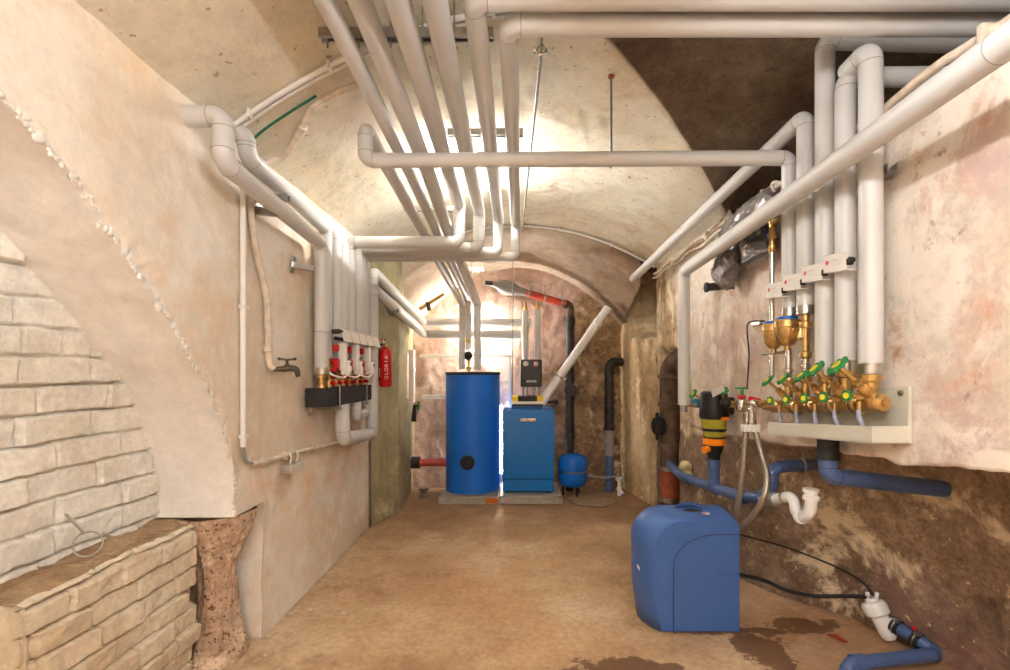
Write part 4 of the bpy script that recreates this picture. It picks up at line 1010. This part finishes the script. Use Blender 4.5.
for y, z0, z1, nm in ((2.36, 1.38, 1.52, 'second'), (2.22, 1.40, 1.475, 'third')):
    bm = B(); cyl(bm, (VX, y, z0-.005), (VX, y, z1), .0165, 14); lathe(bm, [(.0165, 0), (.021, .003), (.021, .02), (.0165, .023)], (VX, y, z0+.02), n=14)
    single('chrome_leg_pipe', bm, 'chrome', 'short chrome pipe below the brass filter pots, %s from the left' % nm, 'pipe')
bm = B(); cyl(bm, (VX-.03, 2.56, 1.50), (VX+.03, 2.44, 1.505), .008, 10); torus(bm, (VX, 2.513, 1.50), (0, 0, 1), .018, .006, 16, 6); single('pipe_clamp', bm, 'steel', 'small steel clamp on the chrome pipe under the left brass pot', 'clamp')
# name tags
tp = [(1.272, 1.835, 1.815), (1.272, 2.46, 1.762)]
t = thing('tag_rail', (1.28, 2.1, 1.78), 'row of white name tags clipped in front of the right upright pipes', 'tag rail')
for k in range(4):
    y0 = 1.85+k*.152; z = lerp(1.842, 1.800, k/4)
    c = V((1.268, y0+.07, z)); rot = Matrix.Rotation(.10, 3, 'X')
    bm = B(); box(bm, c, (.004, .148, .070), rot, .0008); tg = part('name_tag', bm, 'white', t)
    bm = B(); box(bm, c+V((.016, 0, -.035)), (.034, .148, .003), rot); part('tag_fold', bm, 'white', tg)
    n = V((-1, 0, 0)); 
    bm = B(); cyl(bm, c+V((-.0025, .045, .008)), c+V((-.0035, .045, .008)), .0095, 16); part('printed_dot', bm, 'pinkdot', tg)
    bm = B(); box(bm, c+V((-.0028, .005, .010)), (.001, .050, .004), rot); box(bm, c+V((-.0028, -.005, -.002)), (.001, .075, .0016), rot); box(bm, c+V((-.0028, -.005, -.010)), (.001, .065, .0016), rot); part('printed_lines', bm, 'lens', tg)
    bm = B(); box(bm, (1.275, y0-.006, z-.022+.008), (.022, .014, .026), bev=.003); part('clip', bm, 'rubber', tg)
bm = B(); cyl(bm, (1.282, 1.835, 1.832), (1.264, 1.832, 1.833), .011, 12); part('end_clip', bm, 'rubber', t)
# drip tray
t = thing('drip_tray', (1.35, 2.08, 1.1), 'pale grey drip tray with tall back plate on the right wall', 'tray')
def tz(y): return -.058*(y-1.73)/.69
rows = [((1.276, 1.215), (1.276, 1.150)), ]
def slopebox(bm, x0, x1, z0, z1, y0, y1):
    vs = [bm.verts.new((x, y, z+tz(y))) for y in (y0, y1) for x, z in ((x0, z0), (x1, z0), (x1, z1), (x0, z1))]
    for f in ((0, 1, 2, 3), (7, 6, 5, 4), (0, 4, 5, 1), (1, 5, 6, 2), (2, 6, 7, 3), (3, 7, 4, 0)): bm.faces.new([vs[i] for i in f])
bm = B(); slopebox(bm, 1.276, 1.282, 1.150, 1.208, 1.735, 2.46); slopebox(bm, 1.276, 1.42, 1.146, 1.152, 1.735, 2.46); slopebox(bm, 1.276, 1.42, 1.150, 1.208, 1.730, 1.736); slopebox(bm, 1.276, 1.42, 1.150, 1.208, 2.454, 2.46); part('trough', bm, 'tray', t)
bm = B(); slopebox(bm, 1.405, 1.418, 1.146, 1.352, 1.728, 2.462); part('back_plate', bm, 'tray', t)
for y in (1.76, 2.43):
    bm = B(); lathe(bm, [(.012, 0), (.010, .006), (0, .009)], (1.405, y, 1.33+tz(y)), (-1, 0, 0), 16); part('screw', bm, 'steel', t)
bm = B(); cyl(bm, (1.35, 2.09, 1.055), (1.35, 2.09, 1.125), .042, 20); cyl(bm, (1.35, 2.09, 1.025), (1.35, 2.09, 1.06), .046, 20)
single('tray_outlet', bm, 'rubber', 'black rubber coupling under the drip tray', 'coupling')
o = run('drain_pipe', 'blue grey drain pipe from under the tray slanting right into the wall', 'pipe', [(1.35, 2.09, 1.03), (1.35, 2.09, .952), (1.88, 2.12, .888)], .037, 'blue_pipe', br=.05, seam='rubber')
# valve line left of the manifold
lz = lambda x, y: PX(x, y, 1.33)
t = thing('valve_line', lz(720, 404), 'horizontal brass valve line between the slanting pipe and the drip tray', 'valve line')
bm = B(); tube(bm, [V((1.2, 3.47, 1.175)), V((1.26, 3.45, 1.165)), lz(700, 404), lz(740, 404), lz(768, 402)], .012, 12)
for x in (695, 708, 731, 741, 760): q = lz(x, 404); hexn(bm, q-V((0, .03, 0)), q+V((0, .03, 0)), .022)
part('brass_run', bm, 'brass', t)
bm = B(); cyl(bm, V((1.2, 3.47, 1.12)), V((1.2, 3.47, 1.175)), .024, 14); part('elbow', bm, 'steel', t)
q = lz(700, 403); bm = B(); box(bm, q+V((-.03, 0, 0)), (.06, .07, .065), bev=.014); part('blue_valve', bm, 'cyan', t)
def wheel(q, ax, R_, stem, name='green_handwheel'):
    ax = V(ax).normalized(); hw = q+ax*stem
    bm = B(); cyl(bm, q, hw, .009, 10); s_ = part('valve_stem', bm, 'brass', t)
    bm = B(); lathe(bm, [(R_*.45, -.006), (R_*.9, -.006), (R_, 0), (R_*.9, .006), (R_*.45, .006)], hw, ax, 20)
    u = frame(ax)[1]; w2 = ax.cross(u)
    for j in range(8): aa = j*math.pi/4; ball(bm, hw+(u*math.cos(aa)+w2*math.sin(aa))*R_*.9, R_*.25, 6)
    part(name, bm, 'green', t)
    bm = B(); cyl(bm, hw-ax*.007, hw+ax*.008, R_*.48, 14); part('yellow_centre', bm, 'yellow', t)
wheel(lz(705, 401), (-.75, -.05, .45), .034, .10)
wheel(lz(724, 402), (-.35, -.55, .75), .036, .10)
q = lz(734, 403)+V((-.05, 0, 0)); bm = B(); ball(bm, q, .034, 14); part('black_knob', bm, 'black', t)
q = lz(747, 403)+V((-.03, 0, 0))
bm = B(); lathe(bm, [(0, -.05), (.02, -.05), (.03, -.04), (.034, -.01), (.03, .015), (.02, .025), (0, .025)], q, n=16); cyl(bm, q, q+V((.04, 0, 0)), .02, 12); part('chrome_valve', bm, 'chrome', t)
bm = B(); cyl(bm, q+V((0, 0, .025)), q+V((0, 0, .045)), .022, 14); part('red_ring', bm, 'red', t)
bm = B(); cyl(bm, q+V((0, 0, .04)), q+V((0, 0, .08)), .010, 10); box(bm, q+V((0, 0, .086)), (.072, .02, .010), bev=.003); part('green_bar_handle', bm, 'green', t)
bm = B(); tube(bm, [q+V((.02, -.05, .03)), q+V((.05, -.09, .02)), q+V((.08, -.10, .0))], .014, 8); part('red_lever', bm, 'red', t)
q2 = PX(750, 411, 1.28); bm = B(); tube(bm, [lz(758, 404), PX(754, 403, 1.28), q2, q2+V((0, 0, -.03))], .014, 10); ball(bm, PX(754, 403, 1.28), .022, 10); cyl(bm, q2+V((0, .03, -.02)), q2+V((0, -.03, -.02)), .02, 12); part('chrome_tee', bm, 'chrome', t)
q = lz(729, 394); bm = B(); box(bm, q+V((-.09, -.05, .02)), (.085, .002, .05), Matrix.Rotation(-.5, 3, 'Y')@Matrix.Rotation(.5, 3, 'X')); part('paper_tag', bm, 'white', t)
bm = B(); tube(bm, catmull([PX(764, 321, 1.41), PX(750, 322, 1.40), PX(747, 330, 1.39), PX(749, 355, 1.39), PX(747, 388, 1.36)]), .0045, 8)
single('black_wire', bm, 'rubber', 'thin black wire hanging down the wall to the green bar handle', 'wire')
q = PX(757, 323, 1.415); bm = B(); box(bm, q, (.02, .10, .035), bev=.006); single('pipe_stub', bm, 'alu', 'small foil-wrapped stub on the wall left of the brass pots', 'stub')
q = PX(716, 286, 1.40); bm = B(); cyl(bm, q+V((.03, 0, 0)), q+V((-.06, 0, -.01)), .028, 14); cyl(bm, q+V((-.06, 0, -.01)), q+V((-.075, 0, -.01)), .036, 14); single('wall_stub', bm, 'cast', 'dark pipe stub in the wall under the plastic bundle', 'stub')
# water filter
FX, FY = 1.31, 3.21
t = thing('water_filter', (FX, FY, .83), 'water filter with black head, yellow bowl and orange ring on the right wall', 'filter')
bm = B(); lathe(bm, [(0, 1.095), (.088, 1.095), (.094, 1.11), (.090, 1.19), (.085, 1.265), (.07, 1.278), (0, 1.28)], (FX, FY, 0), n=36); box2(bm, (FX, FY-.06, 1.13), (FX+.115, FY+.06, 1.24), .01); part('filter_head', bm, 'black', t)
bm = B(); box(bm, (FX+.035, FY-.088, 1.103), (.05, .012, .02), bev=.003); part('orange_tab', bm, 'orange', t)
bm = B(); lathe(bm, [(0, .97), (.064, .97), (.066, .99), (.076, 1.03), (.080, 1.095), (0, 1.095)], (FX, FY, 0), n=36); part('bowl', bm, 'amber', t)
bm = B(); lathe(bm, [(.06, 1.012), (.078, 1.014), (.078, 1.032), (.06, 1.034)], (FX, FY, 0), n=36); lathe(bm, [(.05, .966), (.070, .968), (.070, .976), (.05, .978)], (FX, FY, 0), n=36); part('black_band', bm, 'black', t)
bm = B(); lathe(bm, [(0, .922), (.068, .922), (.070, .928), (.070, .962), (.066, .966), (0, .966)], (FX, FY, 0), n=36); part('orange_ring', bm, 'orange', t)
bm = B(); lathe(bm, [(0, .82), (.038, .82), (.042, .86), (.058, .885), (.064, .922), (0, .922)], (FX, FY, 0), n=30); part('lower_housing', bm, 'black', t)
bm = B(); cyl(bm, (FX-.05, FY-.03, .895), (FX-.085, FY-.05, .893), .022, 16); part('orange_knob', bm, 'orange', t)
# blue grey drain line along the wall
o = run('drain_pipe', 'blue grey drain pipe below the water filter, along the wall to the soil pipe', 'pipe',
    [(1.44, 4.60, .54), PX(680, 475, 1.31), PX(700, 483, 1.33), PX(716, 488, 1.32), PX(738, 496, 1.33), PX(762, 498, 1.36)], .034, 'blue_pipe', br=.06, seam='rubber')
for x, y in ((690, 479.5), (716, 488.5), (742, 497)):
    q = PX(x, y, 1.325); b = B(); lathe(b, [(.034, -.03), (.041, -.028), (.041, .028), (.034, .03)], q, PX(x+8, y+3, 1.325)-q, 20); part('socket', b, 'blue_pipe', o)
b = B(); tube(b, [(FX, FY, .83), (FX, FY, .62)], .036, 20); lathe(b, [(.036, 0), (.042, .004), (.042, .05), (.036, .055)], (FX, FY, .63), n=20); lathe(b, [(.036, 0), (.042, .004), (.042, .05), (.036, .055)], (FX, FY, .77), n=20); part('filter_branch', b, 'blue_pipe', o)
o = run('drain_pipe', 'blue grey drain pipe rising and turning right into the dark recess', 'pipe',
    [PX(763, 498, 1.37), PX(771, 487, 1.38), PX(773, 468, 1.40), PX(786, 466, 1.47), V((1.60, 2.66, .89)), V((1.86, 2.90, .86))], .034, 'blue_pipe', br=.05, seam='rubber')
q = V((1.56, 2.63, .893)); b = B(); torus(b, q, (1, -.1, 0), .037, .006, 20, 6); cyl(b, q, q+V((0, 0, .07)), .005, 8); part('clamp', b, 'steel', o)
t = thing('siphon', (1.4, 2.4, .6), 'white siphon with U bend and grey coupling below the drip tray', 'siphon')
s0, s1_, s2 = PX(763, 499, 1.37), PX(776, 499, 1.38), PX(789, 497, 1.39)
bm = B(); cyl(bm, s0, s1_, .036, 20); part('grey_coupling', bm, 'grey_pvc', t)
bm = B(); tube(bm, catmull([s1_-V((0, 0, 0)), s2, PX(794, 502, 1.395), PX(796, 511, 1.40), PX(802, 517, 1.40), PX(809, 513, 1.40), PX(811, 504, 1.40), PX(811, 492, 1.40)]), .027, 18); part('u_bend', bm, 'white_pipe', t)
q = PX(811, 496, 1.40); bm = B(); lathe(bm, [(.027, -.02), (.036, -.018), (.036, .0), (.030, .004), (.030, .018), (.036, .02), (.036, .034), (0, .036)], q, n=20)
part('screw_collar', bm, 'white_pipe', t); bm = B()
q2 = PX(801, 517, 1.40); lathe(bm, [(.027, -.012), (.034, -.010), (.034, .010), (.027, .012)], q2, (.0, -1, .3), 20); part('screw_collar', bm, 'white_pipe', t)
q = PX(785, 497.5, 1.385); bm = B(); torus(bm, q, s2-s1_, .030, .006, 20, 6); cyl(bm, q, q+V((0, 0, .07)), .005, 8); part('clamp', bm, 'steel', t)
# braided hoses
def hose(pts, label):
    bm = B(); tube(bm, catmull(pts, 10), .0165, 14); o = single('braided_hose', bm, 'braid', label, 'hose', 'braided steel hoses to the softener')
    b = B(); q = V(pts[1]); cyl(b, V(pts[0])+V((0, 0, .01)), V(pts[0])+V((0, 0, -.05)), .021, 12); part('hose_nut', b, 'chrome', o)
    b = B(); box(b, q, (.045, .045, .04), bev=.004); part('white_tie', b, 'white', o)
def HX(x, y, X, ): return PX(x, y, X)
hose([HX(747.5, 414, 1.27), HX(746, 428, 1.26), HX(744, 458, 1.25), HX(741, 486, 1.24), HX(737, 512, 1.235), HX(735, 524, 1.23)], 'left of the two braided steel hoses hanging behind the blue softener')
hose([HX(752, 414, 1.28), HX(754.5, 428, 1.29), HX(761, 452, 1.31), HX(767, 476, 1.31), HX(764, 497, 1.28), HX(752, 517, 1.25), HX(739, 528, 1.22)], 'right of the two braided steel hoses, bowed out beside the softener')
# right soil pipe
SX, SY = 1.475, 4.66
t = thing('soil_pipe', (SX, SY, 0), 'thick rusty cast iron soil pipe in the chase of the right wall', 'pipe')
bm = B(); tube(bm, rounded([(SX, SY, .5), (SX, SY, 1.50), (SX+.12, SY-.34, 1.56)], .17)[0], .098, 28); part('pipe_body', bm, 'cast_rust', t)
for z, h in ((1.345, .035), (1.07, .035), (.675, .04)):
    bm = B(); lathe(bm, [(.098, 0), (.116, .004), (.116, h), (.098, h+.005)], (SX, SY, z), n=28); part('pipe_collar', bm, 'cast_rust', t)
bm = B(); lathe(bm, [(0, .0), (.085, 0), (.09, .02), (.09, .05), (0, .052)], (SX-.10, SY-.05, .89), (-1, -.35, 0), 24); box(bm, (SX-.145, SY-.07, .89), (.03, .02, .26), bev=.004); part('inspection_cover', bm, 'cast', t)
bm = B(); tube(bm, [(SX, SY, .2), (SX, SY, .505)], .086, 28); part('red_section', bm, 'terra', t)
for z in (.455, .15):
    bm = B(); lathe(bm, [(.084, 0), (.096, .004), (.096, .05), (.084, .055)], (SX, SY, z), n=28); part('steel_collar', bm, 'steel', t)
bm = B(); tube(bm, [(SX, SY, -.0), (SX, SY, .2)], .09, 28); part('base_section', bm, 'cast_rust', t)
bm = B()
for k in range(9): ball(bm, V((1.405, 4.0, .585))+V((random.uniform(-.03, .02), random.uniform(-.12, .12), random.uniform(-.03, .05))), random.uniform(.03, .055), 10)
single('foam_lump', bm, 'cream_foam', 'lump of cream expanding foam on the wall beside the thick soil pipe', 'foam')
# plastic wrapped bundle
def lump(bm, pts, rf, seed, flat=.6, n=40, m=60):
    c = catmull(pts, 10); L = len(c)-1; rings = []
    for i in range(m+1):
        k = i/m*L; j = min(L-1, int(k)); p = c[j].lerp(c[j+1], k-j); t_ = (c[j+1]-c[j]).normalized()
        u = t_.cross(V((1, 0, 0))).normalized(); w_ = V((1, 0, 0))
        r = rf(i/m); rg = []
        for q in range(n):
            a = 2*math.pi*q/n
            cr = 1+.22*(1-abs(noise.noise(V((math.cos(a)*1.4, math.sin(a)*1.4, i/m*3+seed))))*2.2)+.12*(1-abs(noise.noise(V((math.cos(a)*3, math.sin(a)*3, i/m*7+seed))))*3)+.07*(1-abs(noise.noise(V((math.cos(a)*6, math.sin(a)*6, i/m*15+seed))))*3)
            rg.append(bm.verts.new(p+(u*math.cos(a)+w_*math.sin(a)*flat)*r*cr))
        if rings: bridge(bm, rings[-1], rg)
        rings.append(rg)
    cap(bm, rings[0], True); cap(bm, rings[-1])
bl = lambda x, y, X=1.33: PX(x, y, X)
bm = B()
prof = lambda a, b_, e: (lambda s: lerp(a, b_, s)*(min(1, s/.12+.25))*(min(1, (1-s)/.10+e)))
lump(bm, [bl(722, 246), bl(738, 228), bl(757, 214), bl(776, 202)], prof(.085, .075, .4), 1, .55)
lump(bm, [bl(733, 238), bl(731, 250), bl(727, 266), bl(722, 281)], prof(.10, .105, .75), 5, .5)
lump(bm, [bl(752, 222), bl(754, 236), bl(756, 248), bl(757, 262)], prof(.10, .095, .55), 9, .5)
single('plastic_bundle', bm, 'bag', 'crumpled grey plastic film bundle tucked behind the slanting right pipe', 'plastic bundle')
bm = B(); tube(bm, catmull([bl(783, 183), bl(775, 182), bl(772, 185), bl(774, 192)]), .008, 8); single('wire_hook', bm, 'painted', 'small cream wire loop above the plastic bundle', 'wire')
# ================================================================== water softener
sx0, sx1, sy0, sy1, sz1 = .655, 1.2, 2.6, 2.89, .625
def soft_outline(ins):     # outline in X-Z, inset on the rounded left and top sides
    l = sx0+ins*1.0; tp = sz1-ins*.35; R_ = .17-.25*ins
    pts = [(sx1, 0.0), (sx1, tp-.03)]
    for k in range(5): a = k/4*math.pi/2; pts.append((sx1-.03+.03*math.cos(a), tp-.03+.03*math.sin(a)))
    for k in range(15):
        a = math.pi/2+k/14*math.pi/2
        pts.append((l+R_+R_*math.cos(a)*1.0, tp-R_*1.0+R_*math.sin(a)))
    for k in range(1, 7):
        z = lerp(tp-R_, 0, k/6); pts.append((l+.03*sstep(.22, 0, z)+.004, z))
    return pts
t = thing('water_softener', ((sx0+sx1)/2, 2.74, 0), 'blue rounded cabinet water softener standing on the floor at the right', 'water softener')
bm = B(); prev = None; first = None
prof = [(0, .088), (.004, .080), (.016, .066), (.035, .05), (.07, .03), (.12, .010), (.17, .0), (.21, .004), (.25, .022), (.275, .04), (.288, .06), (.29, .07)]
for dy, ins in prof:
    cur = [bm.verts.new((x, sy0+dy, z)) for x, z in soft_outline(ins)]
    if prev: bridge(bm, prev, cur)
    else: first = cur
    prev = cur
cap(bm, first, True); cap(bm, prev)
part('housing', bm, 'blue_soft', t)
# side panel joint line
yy = sy0-.0015
pp = [V((.842, yy, .003)), V((.842, yy, .36))]
for k in range(1, 13): a = math.pi-k/12*math.pi/2; pp.append(V((.842+.25+.25*math.cos(a), yy, .36+.165*math.sin(a))))
pp += [V((1.198, yy, .527))]
bm = B(); tube(bm, pp, .0018, 6); part('panel_joint', bm, 'ink', t)
bm = B(); tube(bm, [V((1.08, yy+.001, .314)), V((1.199, yy+.001, .314))], .0012, 6); part('panel_joint', bm, 'blue_soft2', t)
bm = B(); pts = [V((.735+.0, sy0+.0105, .02)), V((.735, sy0+.0105, .38))]; 
bm.free()
hc = V((.99, 2.74, sz1-.004))
bm = B(); ball(bm, hc+V((0, -.012, -.006)), .075, 20, sc=(1, .42, .14)); part('handle_recess', bm, 'ink', t)
bm = B(); tube(bm, catmull([hc+V((-.085, .018, -.004)), hc+V((-.045, .038, .014)), hc+V((.03, .032, .018)), hc+V((.085, -.005, -.002))]), .014, 12); part('carrying_handle', bm, 'blue_soft2', t)
bm = B(); lathe(bm, [(0, 0), (.022, 0), (.022, .002), (0, .002)], hc+V((.055, -.07, -.003)), n=20); st = part('sticker', bm, 'white', t)
bm = B(); lathe(bm, [(0, 0), (.012, 0), (.012, .001), (0, .001)], hc+V((.045, -.07, -.0008)), n=16); part('printed_dot', bm, 'pinkdot', st)
q = V((.672, 2.68, .315)); bm = B(); box(bm, q, (.006, .05, .016), bev=.002); part('badge', bm, 'lens', t)
# cables of the softener
bm = B(); tube(bm, catmull([V((1.195, 2.72, .50)), PY(777, 544.5, 2.86), PY(806, 554.5, 2.84), PY(840.5, 569, 2.74), PY(863.5, 583, 2.62), PY(873, 595, 2.55)]), .0055, 8)
single('overflow_tube', bm, 'rubber', 'thin black tube arching from the softener to the white floor drain', 'tube')
bm = B(); tube(bm, catmull([V((1.195, 2.72, .27)), PY(763, 580, 2.80), PY(786, 590, 2.78), PY(815, 596, 2.74), PY(846, 596, 2.64), PY(868, 597, 2.55)]), .011, 10)
single('drain_hose', bm, 'rubber', 'thick black hose drooping from the softener to the white floor drain', 'hose')
bm = B(); tube(bm, catmull([V((1.195, 2.80, .58)), V((1.215, 2.80, .545)), V((1.235, 2.79, .50))]), .005, 8); single('black_wire', bm, 'rubber', 'short black wire end beside the softener top', 'wire')
# white floor drain with blue outlet
t = thing('floor_siphon', (1.915, 2.50, 0), 'white plastic drain fitting with branch standing tilted on the floor at the right', 'siphon')
A_, B_ = V((1.925, 2.49, .035)), PY(872, 601, 2.55); d = (B_-A_).normalized(); L = (B_-A_).length
bm = B(); lathe(bm, [(0, -.02), (.025, -.016), (.036, 0), (.040, .02), (.040, L-.075), (.058, L-.062), (.060, L-.02), (.052, L-.005), (.03, L), (.03, L+.015), (0, L+.015)], A_, d, 24); part('pipe_body', bm, 'white_pipe', t)
E1 = PY(895, 625.5, 2.47); bm = B(); tube(bm, catmull([A_+d*.05, A_.lerp(E1, .55)+V((0, 0, .03)), E1]), .030, 16); part('branch', bm, 'white_pipe', t)
bm = B()
for s_ in (-.02, .022): cyl(bm, B_+V((s_, 0, 0)), B_+V((s_*1.2, 0, .045)), .010, 10)
part('hose_nozzle', bm, 'white_pipe', t)
bm = B(); torus(bm, B_+V((-.02, 0, .028)), (0, 0, 1), .012, .003, 14, 6); part('hose_clip', bm, 'steel', t)
o = run('drain_pipe', 'blue grey drain pipe lying on the floor in the right foreground', 'pipe', [E1-V((.0, 0, 0)), PY(919, 641, 2.37), V((2.03, 2.31, .048)), V((1.545, 2.235, .046)), V((1.50, 2.22, -.03))], .031, 'blue_pipe', br=.05, seam='rubber')
dd = (PY(919, 641, 2.37)-E1).normalized()
for f in (.006, .10):
    q = E1+dd*f; b = B(); lathe(b, [(.033, -.018), (.040, -.016), (.040, .016), (.033, .018)], q, dd, 20); part('rubber_sleeve', b, 'rubber', o)
    b = B(); torus(b, q, dd, .041, .004, 20, 6); box(b, q+V((-.01, -.02, .04)), (.03, .02, .02), bev=.003); part('hose_clamp', b, 'steel', o)
b = B(); lathe(b, [(.033, 0), (.040, .003), (.040, .05), (.033, .053)], (1.56, 2.237, .046), (1, .15, 0), 20); part('socket', b, 'blue_pipe', o)
bm = B(); bmesh.ops.create_cube(bm, size=1)
for v in bm.verts: v.co = V((v.co.x*.05*(1 if v.co.y > 0 else .3)+1.70-.03*(v.co.y > 0), v.co.y*.07+2.52, v.co.z*.006+.008))
single('red_scrap', bm, 'leaf', 'small dull red scrap lying on the floor near the white drain', 'scrap')
for x, y in ((914, 630), (934, 643)):
    q = PY(x, y, 2.36); bm = B(); lathe(bm, [(0, 0), (.008, 0), (.01, .012), (0, .02)], q, n=8); 
    part('red_stud', bm, 'red', o)
# ================================================================== odds and ends on the left
t = thing('iron_hook', (-1.62, 1.8, .72), 'old iron strip with a wire loop lying on the brick ledge', 'hook')
A_, B_ = PX(66, 514, -1.665), PX(84, 533, -1.64); q = (A_+B_)/2
bm = B(); rot = (B_-A_).to_track_quat('X', 'Z').to_matrix(); box(bm, q, ((B_-A_).length, .028, .006), rot, .002); part('iron_strip', bm, 'board', t)
c = PX(88, 544, -1.63); bm = B(); torus(bm, c, (.8, -.45, .25), .045, .003, 30, 6); tube(bm, catmull([c+V((0, .044, .01)), c+V((.0, .07, .02)), c+V((0, .09, .0))]), .0025, 6); part('wire_loop', bm, 'board', t)
# rubble crumbs at the foot of the left wall
for k in range(14):
    y = 2.35+random.random()*.5; x = -1.62+random.random()*.45+(.25 if y > 2.6 else 0)
    bm = B(); s_ = random.uniform(.006, .016); ball(bm, (x, y, s_*.5+.004), s_, 8, sc=(1.3, 1, .6))
    for v in bm.verts: v.co += V((1, 1, .3))*.3*s_*noise.noise(v.co*60)
    single('plaster_crumb', bm, 'brick_low', 'small pale plaster crumb on the floor by the rusty lump under the arch', 'crumb', 'plaster crumbs at the foot of the left arch')
# lamps: tubes on the vault above the ceiling pipes and over the near end, one upright on the back wall behind the tank
LT = emit('lamp_glow', (1, .985, .95, 1), 110)
tube_lamp((-.34, 2.95, 2.835), (-.20, 3.85, 2.835), .014, LT, 0, 'fluorescent tube lamp on the vault above the parallel grey pipes')
LT2 = emit('lamp_and_fill_glow', (.98, .985, 1, 1), 98)
tube_lamp((.34, -.5, 2.45), (.34, .9, 2.45), .014, LT2, 0, 'fluorescent tube lamp hanging over the near end of the cellar')
tube_lamp((.34, -2.2, 2.45), (.34, -.9, 2.45), .014, LT2, 0, 'added fill tube, unseen, hanging behind the camera end')  # added fill light, out of view behind the camera
LT3 = emit('lamp_glow_back', (1, .94, .85, 1), 150)
LT5 = emit('lamp_glow_low', (1, .92, .80, 1), 75)
tube_lamp((-.20, 5.79, .2), (-.20, 5.79, 1.0), .013, LT5, 0, 'fluorescent tube lamp on the back wall between tank and boiler', (0, 1, 0))
tube_lamp((-.487, 5.79, 1.50), (-.487, 5.79, 2.20), .013, LT3, 0, 'fluorescent tube lamp upright on the back wall behind the pipes over the tank', (0, 1, 0))
LT4 = emit('fill_glow_left', (.98, .985, 1, 1), 48)
tube_lamp((-.88, -1.5, 2.45), (-.88, -.35, 2.45), .014, LT4, 0, 'added fill tube, unseen, behind the camera end on the left')  # unseen tube added to brighten the left side of the vault
